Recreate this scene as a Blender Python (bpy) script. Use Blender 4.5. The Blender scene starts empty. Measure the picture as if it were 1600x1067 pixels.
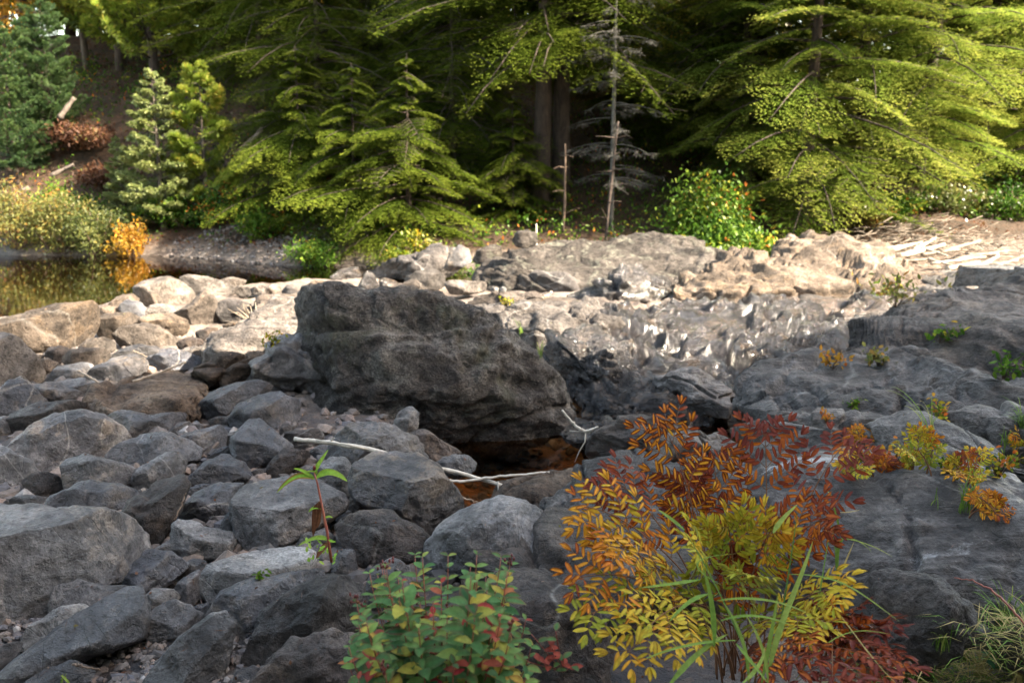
import bpy, bmesh, math, random
import numpy as np
from mathutils import Vector, Matrix
R = math.radians
PI = math.pi
SC = bpy.context.scene
COL = SC.collection

# ---------------------------------------------------------------- camera model
FPX = 1333.0
CAM = np.array([0.0, 0.0, 1.7])
PITCH = math.atan(293.0/1333.0)
cf = np.array([0.0, math.cos(PITCH), -math.sin(PITCH)])
cu = np.array([0.0, math.sin(PITCH), math.cos(PITCH)])
cr = np.array([1.0, 0.0, 0.0])

def ray(px, py):
    return cf + (px-800.0)/FPX*cr + (533.5-py)/FPX*cu

def ground(px, py, z=0.0):
    d = ray(px, py)
    t = (z-CAM[2])/d[2]
    return CAM + d*t

def atdepth(px, py, D):          # D measured along the view axis
    return CAM + ray(px, py)*D

def aty(px, py, Y):              # point of the pixel ray at world distance Y
    d = ray(px, py)
    return CAM + d*(Y/d[1])

# ---------------------------------------------------------------- numpy noise
_rs = np.random.RandomState(7)
_perm = _rs.permutation(256)
_perm = np.concatenate([_perm, _perm, _perm])
_grad = _rs.normal(size=(256, 3)); _grad /= np.linalg.norm(_grad, axis=1)[:, None]

def perlin(p):
    pi = np.floor(p).astype(np.int64); pf = p-pi
    u = pf*pf*pf*(pf*(pf*6-15)+10)
    X = pi[:, 0] & 255; Y = pi[:, 1] & 255; Z = pi[:, 2] & 255
    def g(dx, dy, dz):
        h = _perm[_perm[_perm[X+dx]+Y+dy]+Z+dz]
        gr = _grad[h]
        return gr[:, 0]*(pf[:, 0]-dx)+gr[:, 1]*(pf[:, 1]-dy)+gr[:, 2]*(pf[:, 2]-dz)
    a = g(0,0,0); b = g(1,0,0); c = g(0,1,0); d = g(1,1,0)
    e = g(0,0,1); f = g(1,0,1); h = g(0,1,1); i = g(1,1,1)
    x1 = a+(b-a)*u[:, 0]; x2 = c+(d-c)*u[:, 0]
    x3 = e+(f-e)*u[:, 0]; x4 = h+(i-h)*u[:, 0]
    y1 = x1+(x2-x1)*u[:, 1]; y2 = x3+(x4-x3)*u[:, 1]
    return (y1+(y2-y1)*u[:, 2])*1.6

def fbm(p, octv=4, gain=0.5, lac=2.03):
    s = np.zeros(len(p)); a = 1.0; q = p.copy()
    for k in range(octv):
        s += a*perlin(q); a *= gain; q = q*lac+17.3
    return s

def ridged(p, octv=4, gain=0.5, lac=2.03):
    s = np.zeros(len(p)); a = 1.0; q = p.copy()
    for k in range(octv):
        s += a*(1-2*np.abs(perlin(q))); a *= gain; q = q*lac+11.7
    return s

def sstep(a, b, x):
    t = np.clip((x-a)/(b-a), 0, 1)
    return t*t*(3-2*t)

# ---------------------------------------------------------------- mesh from arrays
def mesh_np(name, verts, faces, attrs=None, smooth=True, mat=None):
    """faces: array (n,3) or (n,4) or list of such arrays"""
    me = bpy.data.meshes.new(name)
    if not isinstance(faces, list): faces = [faces]
    faces = [f for f in faces if len(f)]
    verts = np.asarray(verts, dtype=np.float32)
    me.vertices.add(len(verts)); me.vertices.foreach_set('co', verts.ravel())
    idx = np.concatenate([np.asarray(f).ravel() for f in faces]).astype(np.int32)
    tot = np.concatenate([np.full(len(f), f.shape[1]) for f in faces])
    start = np.concatenate([[0], np.cumsum(tot)[:-1]]).astype(np.int32)
    me.loops.add(len(idx)); me.loops.foreach_set('vertex_index', idx)
    me.polygons.add(len(tot)); me.polygons.foreach_set('loop_start', start)
    if attrs:
        for k, v in attrs.items():
            at = me.attributes.new(k, 'FLOAT', 'POINT')
            at.data.foreach_set('value', np.asarray(v, dtype=np.float32))
    me.update(calc_edges=True)
    me.polygons.foreach_set('use_smooth', np.full(len(tot), bool(smooth)))
    if mat: me.materials.append(mat)
    return me

def link(name, data, parent=None, loc=(0,0,0)):
    o = bpy.data.objects.new(name, data); COL.objects.link(o)
    o.location = [float(v) for v in loc]
    if parent: o.parent = parent
    return o

def tag(o, label=None, cat=None, group=None, kind=None):
    if label: o['label'] = label
    if cat: o['category'] = cat
    if group: o['group'] = group
    if kind: o['kind'] = kind
    return o

def empty(name, loc, label, cat, group=None):
    o = bpy.data.objects.new(name, None); COL.objects.link(o)
    o.location = [float(v) for v in loc]; o.empty_display_size = .1
    return tag(o, label, cat, group)

class MB:
    """collects arrays into one mesh"""
    def __init__(s): s.v = []; s.q = []; s.t = []; s.n = 0; s.a = {}
    def add(s, v, q=None, t=None, **at):
        v = np.asarray(v, float)
        if q is not None and len(q): s.q.append(np.asarray(q)+s.n)
        if t is not None and len(t): s.t.append(np.asarray(t)+s.n)
        for k in set(list(s.a.keys())+list(at.keys())):
            if k not in s.a: s.a[k] = [np.zeros(s.n)]
            x = at.get(k, 0.0)
            s.a[k].append(np.full(len(v), x) if np.isscalar(x) else np.asarray(x))
        s.v.append(v); s.n += len(v)
    def tube(s, pts, rad, sides=6, **at):
        pts = np.asarray(pts, float); n = len(pts)
        rad = np.full(n, rad) if np.isscalar(rad) else np.asarray(rad)
        tan = np.gradient(pts, axis=0); tan /= np.linalg.norm(tan, axis=1)[:, None]+1e-9
        ref = np.array([0, 0, 1.0]) if abs(tan[0][2]) < .8 else np.array([1.0, 0, 0])
        a = np.cross(tan, ref); a /= np.linalg.norm(a, axis=1)[:, None]+1e-9
        b = np.cross(tan, a)
        th = np.arange(sides)*2*PI/sides
        v = pts[:, None, :]+rad[:, None, None]*(np.cos(th)[None, :, None]*a[:, None, :]+np.sin(th)[None, :, None]*b[:, None, :])
        v = v.reshape(-1, 3)
        i = np.arange(n-1)[:, None]*sides; j = np.arange(sides)[None, :]; k = (j+1) % sides
        q = np.stack([i+j, i+k, i+sides+k, i+sides+j], -1).reshape(-1, 4)
        v = np.vstack([v, pts[0], pts[-1]])
        jj = np.arange(sides); kk = (jj+1) % sides
        t = np.vstack([np.stack([kk, jj, np.full(sides, n*sides)], -1),
                       np.stack([(n-1)*sides+jj, (n-1)*sides+kk, np.full(sides, n*sides+1)], -1)])
        s.add(v, q, t, **at)
    def leaves(s, pos, d, nrm, L, W, tint=0.5, mid=.45):
        """one rhombus face per leaf"""
        pos = np.asarray(pos, float); n = len(pos)
        d = d/(np.linalg.norm(d, axis=1)[:, None]+1e-9)
        side = np.cross(d, nrm); side /= np.linalg.norm(side, axis=1)[:, None]+1e-9
        L = np.full(n, L) if np.isscalar(L) else L
        W = np.full(n, W) if np.isscalar(W) else W
        tint = np.full(n, tint) if np.isscalar(tint) else tint
        m = pos+d*(L*mid)[:, None]
        v = np.stack([pos, m-side*(W/2)[:, None], pos+d*L[:, None], m+side*(W/2)[:, None]], 1).reshape(-1, 3)
        s.add(v, np.arange(4*n).reshape(n, 4), tint=np.repeat(tint, 4))
    def mesh(s, name, mat, smooth=True):
        f = []
        if s.q: f.append(np.vstack(s.q))
        if s.t: f.append(np.vstack(s.t))
        at = {k: np.concatenate(v) for k, v in s.a.items()}
        return mesh_np(name, np.vstack(s.v), f, at, smooth, mat)
    def build(s, name, mat, parent=None, loc=(0,0,0), smooth=True):
        return link(name, s.mesh(name, mat, smooth), parent, loc)

_ico = {}
def ico(n):
    if n not in _ico:
        bm = bmesh.new(); bmesh.ops.create_icosphere(bm, subdivisions=n, radius=1.0)
        v = np.array([x.co[:] for x in bm.verts]); f = np.array([[y.index for y in x.verts] for x in bm.faces])
        bm.free(); _ico[n] = (v/np.linalg.norm(v, axis=1)[:, None], f)
    return _ico[n]

# ---------------------------------------------------------------- materials
def newmat(name):
    m = bpy.data.materials.new(name); m.use_nodes = True
    nt = m.node_tree
    for n in list(nt.nodes): nt.nodes.remove(n)
    return m, nt, nt.nodes, nt.links

def N(nt, typ, **kw):
    n = nt.nodes.new(typ)
    for k, v in kw.items():
        if k in ('operation', 'blend_type', 'data_type', 'attribute_name', 'feature', 'distance', 'noise_dimensions', 'mode', 'type', 'normalize', 'noise_type', 'clamp_factor'):
            setattr(n, k, v)
        else: n.inputs[k.replace('_', ' ')].default_value = v
    return n

def ramp(nt, pts, interp='LINEAR'):
    r = nt.nodes.new('ShaderNodeValToRGB'); cr_ = r.color_ramp; cr_.interpolation = interp
    while len(cr_.elements) < len(pts): cr_.elements.new(0.5)
    for e, (p, c) in zip(cr_.elements, pts):
        e.position = p
        e.color = (c[0], c[1], c[2], 1) if not np.isscalar(c) else (c, c, c, 1)
    return r

def mixc(nt, a, b, fac, mode='MIX'):
    m = nt.nodes.new('ShaderNodeMix'); m.data_type = 'RGBA'; m.blend_type = mode
    for s, v in ((6, a), (7, b), (0, fac)):
        if hasattr(v, 'is_linked') or isinstance(v, bpy.types.NodeSocket): nt.links.new(v, m.inputs[s])
        elif s == 0: m.inputs[0].default_value = v
        else: m.inputs[s].default_value = (v[0], v[1], v[2], 1)
    return m.outputs[2]

def math_(nt, op, a, b=None, clamp=False):
    m = nt.nodes.new('ShaderNodeMath'); m.operation = op; m.use_clamp = clamp
    for i, v in enumerate((a, b)):
        if v is None: continue
        if isinstance(v, bpy.types.NodeSocket): nt.links.new(v, m.inputs[i])
        else: m.inputs[i].default_value = v
    return m.outputs[0]

def noise(nt, vec, scale, detail=5, rough=.6, dist=0.0):
    n = nt.nodes.new('ShaderNodeTexNoise'); n.inputs['Scale'].default_value = scale
    n.inputs['Detail'].default_value = detail; n.inputs['Roughness'].default_value = rough
    n.inputs['Distortion'].default_value = dist
    nt.links.new(vec, n.inputs['Vector']); return n.outputs['Fac']

def rock_mat(name, dark, mid, light, patch=(.30,.25,.19), patch_amt=.5, rough=.75, strata=0.0, speck=.5, bump=1.0, wet=None, world=False, moss=None, spec=.35, white=0.0):
    m, nt, nn, ll = newmat(name)
    tc = nn.new('ShaderNodeTexCoord'); oi = nn.new('ShaderNodeObjectInfo')
    mp = nn.new('ShaderNodeVectorMath'); mp.operation = 'ADD'
    sc = nn.new('ShaderNodeVectorMath'); sc.operation = 'SCALE'; sc.inputs[0].default_value = (37, 91, 53)
    ll.new(oi.outputs['Random'], sc.inputs['Scale'])
    ll.new(tc.outputs['Object'], mp.inputs[0]); ll.new(sc.outputs[0], mp.inputs[1])
    v = mp.outputs[0]
    big = noise(nt, v, 2.6, 6, .62, .3)
    mid_n = noise(nt, v, 11, 8, .7)
    fine = noise(nt, v, 70, 5, .75)
    r1 = ramp(nt, [(.36, dark), (.50, mid), (.64, light)]); 
    a = math_(nt, 'ADD', math_(nt, 'MULTIPLY', big, .62), math_(nt, 'MULTIPLY', mid_n, .38))
    ll.new(a, r1.inputs[0]); c = r1.outputs[0]
    # tan weathered patches with a ragged outline
    pn = noise(nt, v, 3.7, 7, .72, .6)
    pm = ramp(nt, [(.53, 0.0), (.60, 1.0)]); ll.new(pn, pm.inputs[0])
    c = mixc(nt, c, patch, math_(nt, 'MULTIPLY', pm.outputs[0], patch_amt))
    # grains
    fr = ramp(nt, [(.38, .35), (.5, .95), (.62, 1.75)]); ll.new(fine, fr.inputs[0])
    c = mixc(nt, c, fr.outputs[0], speck, 'MULTIPLY')
    # lichen / pale mineral specks
    vo = nn.new('ShaderNodeTexVoronoi'); vo.inputs['Scale'].default_value = 55; ll.new(v, vo.inputs['Vector'])
    sp = ramp(nt, [(.10, 1.0), (.2, 0.0)]); ll.new(vo.outputs['Distance'], sp.inputs[0])
    sm = math_(nt, 'MULTIPLY', sp.outputs[0], math_(nt, 'MULTIPLY', math_(nt, 'GREATER_THAN', mid_n, .55), .35*speck*2))
    c = mixc(nt, c, tuple(min(.6, x*1.9+.03) for x in light), sm)
    # quartz veins on some of the stones
    vn = noise(nt, v, 1.1, 2, .5, .8); vr = ramp(nt, [(0, 1.0), (.006, 0.0)]); ll.new(math_(nt, 'ABSOLUTE', math_(nt, 'SUBTRACT', vn, .47)), vr.inputs[0])
    vm = math_(nt, 'MULTIPLY', vr.outputs[0], math_(nt, 'GREATER_THAN', math_(nt, 'FRACT', math_(nt, 'MULTIPLY', oi.outputs['Random'], 13.7)), 2.0 if name == 'rock_boulder' else .62))
    c = mixc(nt, c, (.34,.32,.29), math_(nt, 'MULTIPLY', math_(nt, 'MULTIPLY', vm, mid_n), .9))
    # fine dark cracks
    w1 = noise(nt, v, 1.7, 3, .6, 1.2)
    ck = math_(nt, 'ABSOLUTE', math_(nt, 'SUBTRACT', w1, .5))
    cm = ramp(nt, [(.0, .55), (.006, 1.0)]); ll.new(ck, cm.inputs[0])
    c = mixc(nt, c, cm.outputs[0], .45, 'MULTIPLY')
    pv = noise(nt, v, 27, 3, .55); pr = ramp(nt, [(.36, 0.0), (.42, 1.0)]); ll.new(pv, pr.inputs[0])
    c = mixc(nt, c, mixc(nt, (.35,.35,.35), (1,1,1), pr.outputs[0]), .6, 'MULTIPLY')
    hgt = math_(nt, 'ADD', math_(nt, 'MULTIPLY', mid_n, 1.0), math_(nt, 'MULTIPLY', fine, .35))
    hgt = math_(nt, 'ADD', hgt, math_(nt, 'MULTIPLY', pr.outputs[0], .12))
    hgt = math_(nt, 'ADD', hgt, math_(nt, 'MULTIPLY', cm.outputs[0], .25))
    if strata:
        mpp = nn.new('ShaderNodeMapping'); mpp.inputs['Rotation'].default_value = (R(8), R(-14), R(8)); mpp.inputs['Scale'].default_value = (.22, 3.4, 5.0)
        ll.new(tc.outputs['Object'], mpp.inputs[0])
        st = noise(nt, mpp.outputs[0], 5, 8, .68, .5)
        sr = ramp(nt, [(.38, .35), (.5, 1.0), (.62, 1.55)]); ll.new(st, sr.inputs[0])
        c = mixc(nt, c, sr.outputs[0], strata, 'MULTIPLY')
        hgt = math_(nt, 'ADD', hgt, math_(nt, 'MULTIPLY', st, 1.6*strata))
    if white:
        wp = nn.new('ShaderNodeMapping'); wp.inputs['Scale'].default_value = (.7, 2.2, 2.2); wp.inputs['Rotation'].default_value = (0, R(-12), R(-14))
        ll.new(tc.outputs['Object'], wp.inputs[0])
        wn = noise(nt, wp.outputs[0], 2.2, 8, .75, .4)
        wr = ramp(nt, [(.57, 0.0), (.64, 1.0)]); ll.new(wn, wr.inputs[0])
        c = mixc(nt, c, (.5,.5,.5), math_(nt, 'MULTIPLY', wr.outputs[0], white))
    if moss:
        mn = noise(nt, v, 2.1, 6, .7, .2)
        mr = ramp(nt, [(.56, 0.0), (.66, 1.0)]); ll.new(mn, mr.inputs[0])
        c = mixc(nt, c, moss, math_(nt, 'MULTIPLY', mr.outputs[0], .6))
    hv = nn.new('ShaderNodeHueSaturation'); ll.new(c, hv.inputs['Color'])
    ll.new(math_(nt, 'ADD', math_(nt, 'MULTIPLY', oi.outputs['Random'], .85), .62), hv.inputs['Value'])
    ll.new(math_(nt, 'ADD', math_(nt, 'MULTIPLY', math_(nt,'FRACT', math_(nt,'MULTIPLY',oi.outputs['Random'],7.3)), .9), .5), hv.inputs['Saturation'])
    c = hv.outputs[0]
    bs = nn.new('ShaderNodeBsdfPrincipled'); out = nn.new('ShaderNodeOutputMaterial')
    rr = ramp(nt, [(.35, min(1, rough+.12)), (.65, max(.06, rough-.14))]); ll.new(mid_n, rr.inputs[0])
    ro = rr.outputs[0]
    bs.inputs['Specular IOR Level'].default_value = spec
    if wet:
        at = N(nt, 'ShaderNodeAttribute', attribute_name='wet')
        c = mixc(nt, c, mixc(nt, c, (.42,.36,.32), 1.0, 'MULTIPLY'), at.outputs['Fac'])
        ro = math_(nt, 'ADD', math_(nt, 'MULTIPLY', math_(nt, 'SUBTRACT', 1.0, at.outputs['Fac']), rough), math_(nt, 'MULTIPLY', at.outputs['Fac'], .12))
        ll.new(math_(nt, 'ADD', math_(nt, 'MULTIPLY', at.outputs['Fac'], .45), spec), bs.inputs['Specular IOR Level'])
    ll.new(c, bs.inputs['Base Color']); ll.new(ro, bs.inputs['Roughness'])
    b = nn.new('ShaderNodeBump'); b.inputs['Strength'].default_value = min(1, .9*bump); b.inputs['Distance'].default_value = .038*bump
    ll.new(hgt, b.inputs['Height']); ll.new(b.outputs[0], bs.inputs['Normal'])
    ll.new(bs.outputs[0], out.inputs[0])
    return m

def leaf_mat(name, cols, trans=.45, gloss=.12, rough=.45, edge=None, vein=None):
    """cols: ramp over 'tint' attribute"""
    m, nt, nn, ll = newmat(name)
    at = N(nt, 'ShaderNodeAttribute', attribute_name='tint')
    r = ramp(nt, cols); ll.new(at.outputs['Fac'], r.inputs[0]); c = r.outputs[0]
    geo = nn.new('ShaderNodeNewGeometry')
    if edge is not None:
        ea = N(nt, 'ShaderNodeAttribute', attribute_name='edge')
        er = ramp(nt, [(.22, 0.0), (.72, 1.0)]); ll.new(ea.outputs['Fac'], er.inputs[0])
        ed = N(nt, 'ShaderNodeAttribute', attribute_name='rim')
        c = mixc(nt, c, edge, math_(nt, 'MULTIPLY', er.outputs[0], ed.outputs['Fac']))
    tc = nn.new('ShaderNodeTexCoord')
    n1 = noise(nt, tc.outputs['Object'], 90, 3, .6)
    nr = ramp(nt, [(.35, .7), (.65, 1.25)]); ll.new(n1, nr.inputs[0])
    c = mixc(nt, c, nr.outputs[0], .6, 'MULTIPLY')
    d = nn.new('ShaderNodeBsdfDiffuse'); t = nn.new('ShaderNodeBsdfTranslucent'); g = nn.new('ShaderNodeBsdfGlossy')
    g.inputs['Roughness'].default_value = rough
    ll.new(c, d.inputs[0]); ll.new(mixc(nt, c, (1.0, .95, .5), .35, 'MULTIPLY') if False else c, t.inputs[0])
    m1 = nn.new('ShaderNodeMixShader'); m1.inputs[0].default_value = trans
    ll.new(d.outputs[0], m1.inputs[1]); ll.new(t.outputs[0], m1.inputs[2])
    m2 = nn.new('ShaderNodeMixShader'); fr = nn.new('ShaderNodeFresnel'); fr.inputs[0].default_value = 1.4
    ll.new(math_(nt, 'MULTIPLY', fr.outputs[0], gloss*.7), m2.inputs[0]); ll.new(m1.outputs[0], m2.inputs[1]); ll.new(g.outputs[0], m2.inputs[2])
    out = nn.new('ShaderNodeOutputMaterial'); ll.new(m2.outputs[0], out.inputs[0])
    return m

def bark_mat(name, a, b, scale=18, bump=.6, rough=.85):
    m, nt, nn, ll = newmat(name)
    tc = nn.new('ShaderNodeTexCoord'); mp = nn.new('ShaderNodeMapping'); mp.inputs['Scale'].default_value = (1, 1, .3)
    ll.new(tc.outputs['Object'], mp.inputs[0])
    n1 = noise(nt, mp.outputs[0], scale, 6, .7, .4)
    r = ramp(nt, [(.35, a), (.65, b)]); ll.new(n1, r.inputs[0])
    bs = nn.new('ShaderNodeBsdfPrincipled'); out = nn.new('ShaderNodeOutputMaterial')
    ll.new(r.outputs[0], bs.inputs['Base Color']); bs.inputs['Roughness'].default_value = rough
    bu = nn.new('ShaderNodeBump'); bu.inputs['Strength'].default_value = bump; bu.inputs['Distance'].default_value = .01
    ll.new(n1, bu.inputs['Height']); ll.new(bu.outputs[0], bs.inputs['Normal'])
    ll.new(bs.outputs[0], out.inputs[0]); return m

def water_mat(name, tint, wscale=9, bump=.25, mirror=.9):
    m, nt, nn, ll = newmat(name)
    tc = nn.new('ShaderNodeTexCoord'); mp = nn.new('ShaderNodeMapping'); mp.inputs['Scale'].default_value = (1, .6, 1)
    ll.new(tc.outputs['Object'], mp.inputs[0])
    n1 = noise(nt, mp.outputs[0], wscale, 3, .55)
    b = nn.new('ShaderNodeBump'); b.inputs['Strength'].default_value = bump; b.inputs['Distance'].default_value = .01
    ll.new(n1, b.inputs['Height'])
    fr = nn.new('ShaderNodeFresnel'); fr.inputs[0].default_value = 1.34; ll.new(b.outputs[0], fr.inputs['Normal'])
    tr = nn.new('ShaderNodeBsdfTransparent'); tr.inputs[0].default_value = (*tint, 1)
    g = nn.new('ShaderNodeBsdfGlossy'); g.inputs['Roughness'].default_value = .03; g.inputs[0].default_value = (mirror,)*3+(1,)
    ll.new(b.outputs[0], g.inputs['Normal'])
    mx = nn.new('ShaderNodeMixShader'); ll.new(math_(nt, 'MULTIPLY', fr.outputs[0], 1.25, True), mx.inputs[0]); ll.new(tr.outputs[0], mx.inputs[1]); ll.new(g.outputs[0], mx.inputs[2])
    out = nn.new('ShaderNodeOutputMaterial'); ll.new(mx.outputs[0], out.inputs[0]); return m

MAT = {}
MAT['dark'] = rock_mat('rock_dark', (.007,.007,.009), (.034,.035,.041), (.125,.125,.132), patch=(.15,.125,.10), patch_amt=.4, rough=.36, spec=.7)
MAT['brown'] = rock_mat('rock_brown', (.012,.010,.009), (.046,.037,.033), (.12,.098,.085), patch=(.17,.13,.10), patch_amt=.5, rough=.58, bump=1.2, spec=.45)
MAT['grey'] = rock_mat('rock_grey', (.012,.012,.013), (.068,.065,.066), (.20,.19,.185), patch=(.22,.18,.14), patch_amt=.5, rough=.44, spec=.6)
MAT['pale'] = rock_mat('rock_pale', (.06,.06,.062), (.18,.175,.17), (.36,.35,.33), patch=(.36,.31,.25), patch_amt=.4, rough=.7)
MAT['tan'] = rock_mat('rock_tan', (.022,.018,.015), (.085,.070,.057), (.18,.15,.125), patch=(.20,.155,.115), patch_amt=.5, rough=.85, bump=1.1)
MAT['boulder'] = rock_mat('rock_boulder', (.009,.008,.007), (.050,.043,.037), (.17,.153,.132), patch=(.22,.205,.175), patch_amt=.4, rough=.7, bump=1.9, speck=.95, moss=(.085,.085,.052))
MAT['bed'] = rock_mat('bedrock', (.014,.012,.010), (.070,.060,.053), (.175,.153,.132), patch=(.19,.155,.13), patch_amt=.4, rough=.54, strata=.6, bump=1.1, spec=.5)
MAT['slab'] = rock_mat('bedrock_slab', (.020,.017,.016), (.078,.069,.064), (.175,.158,.146), patch=(.23,.19,.16), patch_amt=.35, rough=.52, spec=.5, strata=.8, bump=.9, white=.8)
MAT['bedtan'] = rock_mat('bedrock_tan', (.028,.021,.016), (.095,.073,.057), (.19,.152,.12), patch=(.18,.145,.11), patch_amt=.4, rough=.85, strata=.45, bump=1.2)
MAT['lichen'] = rock_mat('bedrock_lichen', (.014,.012,.010), (.044,.037,.031), (.095,.083,.072), patch=(.14,.14,.11), patch_amt=.6, rough=.85, strata=.4, bump=1.3, speck=.9)
MAT['wetrock'] = rock_mat('rock_wet', (.010,.009,.009), (.034,.028,.025), (.10,.085,.072), patch=(.15,.105,.065), patch_amt=.55, rough=.14, spec=1.0, strata=.3, bump=2.2)
MAT['terrain'] = rock_mat('ground_rock', (.05,.044,.04), (.12,.104,.092), (.22,.19,.165), patch=(.26,.20,.15), patch_amt=.4, rough=.8, bump=1.3, wet=True)
SUN_AZ = 107.0; SUN_EL = 41.0
# ---------------------------------------------------------------- terrain
def pool_line(x):     # y beyond which the upper water lies
    return np.interp(x, [-12, -7, -5.6, -4.9, -4.4, -3.6, -2, -.5, 1.0, 2.5, 3.6, 5, 8, 12], [7.8, 8.4, 9.2, 10.2, 11.4, 12.0, 12.2, 11.9, 11.2, 10.4, 9.6, 9.9, 10.4, 11.0])
def bank_line(x):
    return np.interp(x, [-20, -9, -6, -3.5, -1.5, .5, 3, 5, 7, 9, 14, 20], [16.2, 15.2, 15.0, 13.6, 13.4, 13.4, 13.6, 13.4, 13.2, 13.4, 15, 17])
def height(x, y, detail=True):
    x = np.asarray(x, float); y = np.asarray(y, float)
    p = np.stack([x, y, np.zeros_like(x)], -1)
    z = -.06+.05*perlin(p*.9+3.1)
    # right side bedrock rises
    z = z+sstep(1.3, 3.0, x)*sstep(9.0, 5.0, y)*.16+sstep(.5, 1.0, x)*sstep(4.6, 3.8, y)*.06
    z = z+sstep(2.4, 5.0, x)*sstep(3.0, 6.0, y)*sstep(10.5, 8.0, y)*.42
    # upper pool
    pl = pool_line(x)
    z = z-sstep(-.15, .9, y-pl)*.5*(1-sstep(5.5, 7.5, x)*.5)
    # cascade step and lower pool
    cx = sstep(-.9, -.2, x)*sstep(3.9, 3.0, x+.25*(y-7))
    z = z-cx*sstep(9.2, 6.6, y)*sstep(4.0, 4.6, y+.35*np.abs(x-.6))*.56
    # far bank
    bl = bank_line(x)
    right = sstep(6.5, 11, x)
    rise = sstep(-1, 11, y-bl)*(3.3-2.2*right)+np.clip(y-bl-9, 0, 60)*(.12-.06*right)
    left_steep = sstep(-3, -6, x)*sstep(1.6, 4.2, y-bl)*1.5
    z = z+sstep(-.4, .7, y-bl)*.55+rise+left_steep
    # behind the camera and to the sides
    z = z+sstep(9, 20, x)*2.2*sstep(14, 6, y)+sstep(1, -12, y)*1.5
    if detail:
        near = np.exp(-((y-5)/14)**2)
        z = z+.05*fbm(p*1.7, 4, .5)+.012*fbm(p*8+5, 3, .55)
        cas = sstep(.2, .8, x)*sstep(5.2, 4.2, x)*sstep(6.3, 7, y)*sstep(10.6, 9.6, y)
        z = z+cas*(.075*ridged(p*np.array([2.4, 1.9, 1])+9, 5, .62)-.03)
        bank = sstep(0, 2, y-bl)
        z = z+bank*(.16*fbm(p*.6+40, 4, .55))
    return z
def hz(x, y): return float(height(np.array([x]), np.array([y]))[0])

xs = np.concatenate([-np.geomspace(60, 8.1, 26), np.arange(-8, 8.001, .045), np.geomspace(8.1, 60, 26)])
ys = np.concatenate([-np.geomspace(40, 1.2, 16), np.arange(-1, 1.9, .3), np.arange(2, 15.2, .045), np.arange(15.3, 30, .2), np.geomspace(30.5, 90, 20)])
GX, GY = np.meshgrid(xs, ys)
gx = GX.ravel(); gy = GY.ravel(); gz = height(gx, gy)
wet = sstep(.15, .7, gx)*sstep(5.0, 4.2, gx)*sstep(6.0, 6.5, gy)*sstep(10.5, 9.6, gy)
wn_ = fbm(np.stack([gx, gy, gz*0], -1)*.9+3, 3)
wet = np.clip(wet*(.75+.9*wn_), 0, 1)
wet = np.maximum(wet, sstep(-.02, -.12, gz)*sstep(8, 9, gy))
wet = np.maximum(wet, sstep(-.22, -.30, gz))
nx_, ny_ = len(xs), len(ys)
i = np.arange(ny_-1)[:, None]*nx_+np.arange(nx_-1)[None, :]
fq = np.stack([i, i+1, i+1+nx_, i+nx_], -1).reshape(-1, 4)
bankm = sstep(.1, .8, gy-bank_line(gx))

def terrain_material():
    m = MAT['terrain']; nt = m.node_tree; nn = nt.nodes; ll = nt.links
    bs = [n for n in nn if n.type == 'BSDF_PRINCIPLED'][0]
    src = bs.inputs['Base Color'].links[0].from_socket
    tc = nn.new('ShaderNodeTexCoord'); v = tc.outputs['Object']
    at = N(nt, 'ShaderNodeAttribute', attribute_name='bank')
    n1 = noise(nt, v, 1.3, 7, .7, .3); n2 = noise(nt, v, 22, 6, .8, .4)
    r = ramp(nt, [(.3, (.008,.008,.004)), (.45, (.03,.020,.010)), (.56, (.075,.040,.022)), (.66, (.03,.045,.010))]); 
    ll.new(math_(nt, 'ADD', math_(nt, 'MULTIPLY', n1, .5), math_(nt, 'MULTIPLY', n2, .5)), r.inputs[0])
    c = mixc(nt, src, r.outputs[0], at.outputs['Fac'])
    at2 = N(nt, 'ShaderNodeAttribute', attribute_name='gravel')
    vo = nn.new('ShaderNodeTexVoronoi'); vo.inputs['Scale'].default_value = 26; ll.new(v, vo.inputs['Vector'])
    gr = ramp(nt, [(0, (.10,.085,.075)), (.5, (.05,.05,.055)), (1, (.14,.10,.08))]); ll.new(vo.outputs['Color'], gr.inputs[0])
    c = mixc(nt, c, gr.outputs[0], at2.outputs['Fac'])
    at3 = N(nt, 'ShaderNodeAttribute', attribute_name='silt')
    c = mixc(nt, c, (.34,.19,.09), math_(nt, 'MULTIPLY', at3.outputs['Fac'], .85))
    ll.new(c, bs.inputs['Base Color'])
terrain_material()
gravel = sstep(1.2, .4, gx)*sstep(6.2, 5.2, gy)*sstep(-.3, -.1, gz)
silt = sstep(-.3, -.42, gz)*sstep(8, 7, gy)*sstep(-1, -.5, gx)
silt = np.maximum(silt, .5*sstep(-.12, -.3, gz)*sstep(8, 9, gy)*(1-bankm))
me = mesh_np('terrain', np.stack([gx, gy, gz], -1), fq, {'wet': wet, 'bank': bankm, 'gravel': gravel, 'silt': silt}, True, MAT['terrain'])
tag(link('terrain', me), kind='structure')

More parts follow.
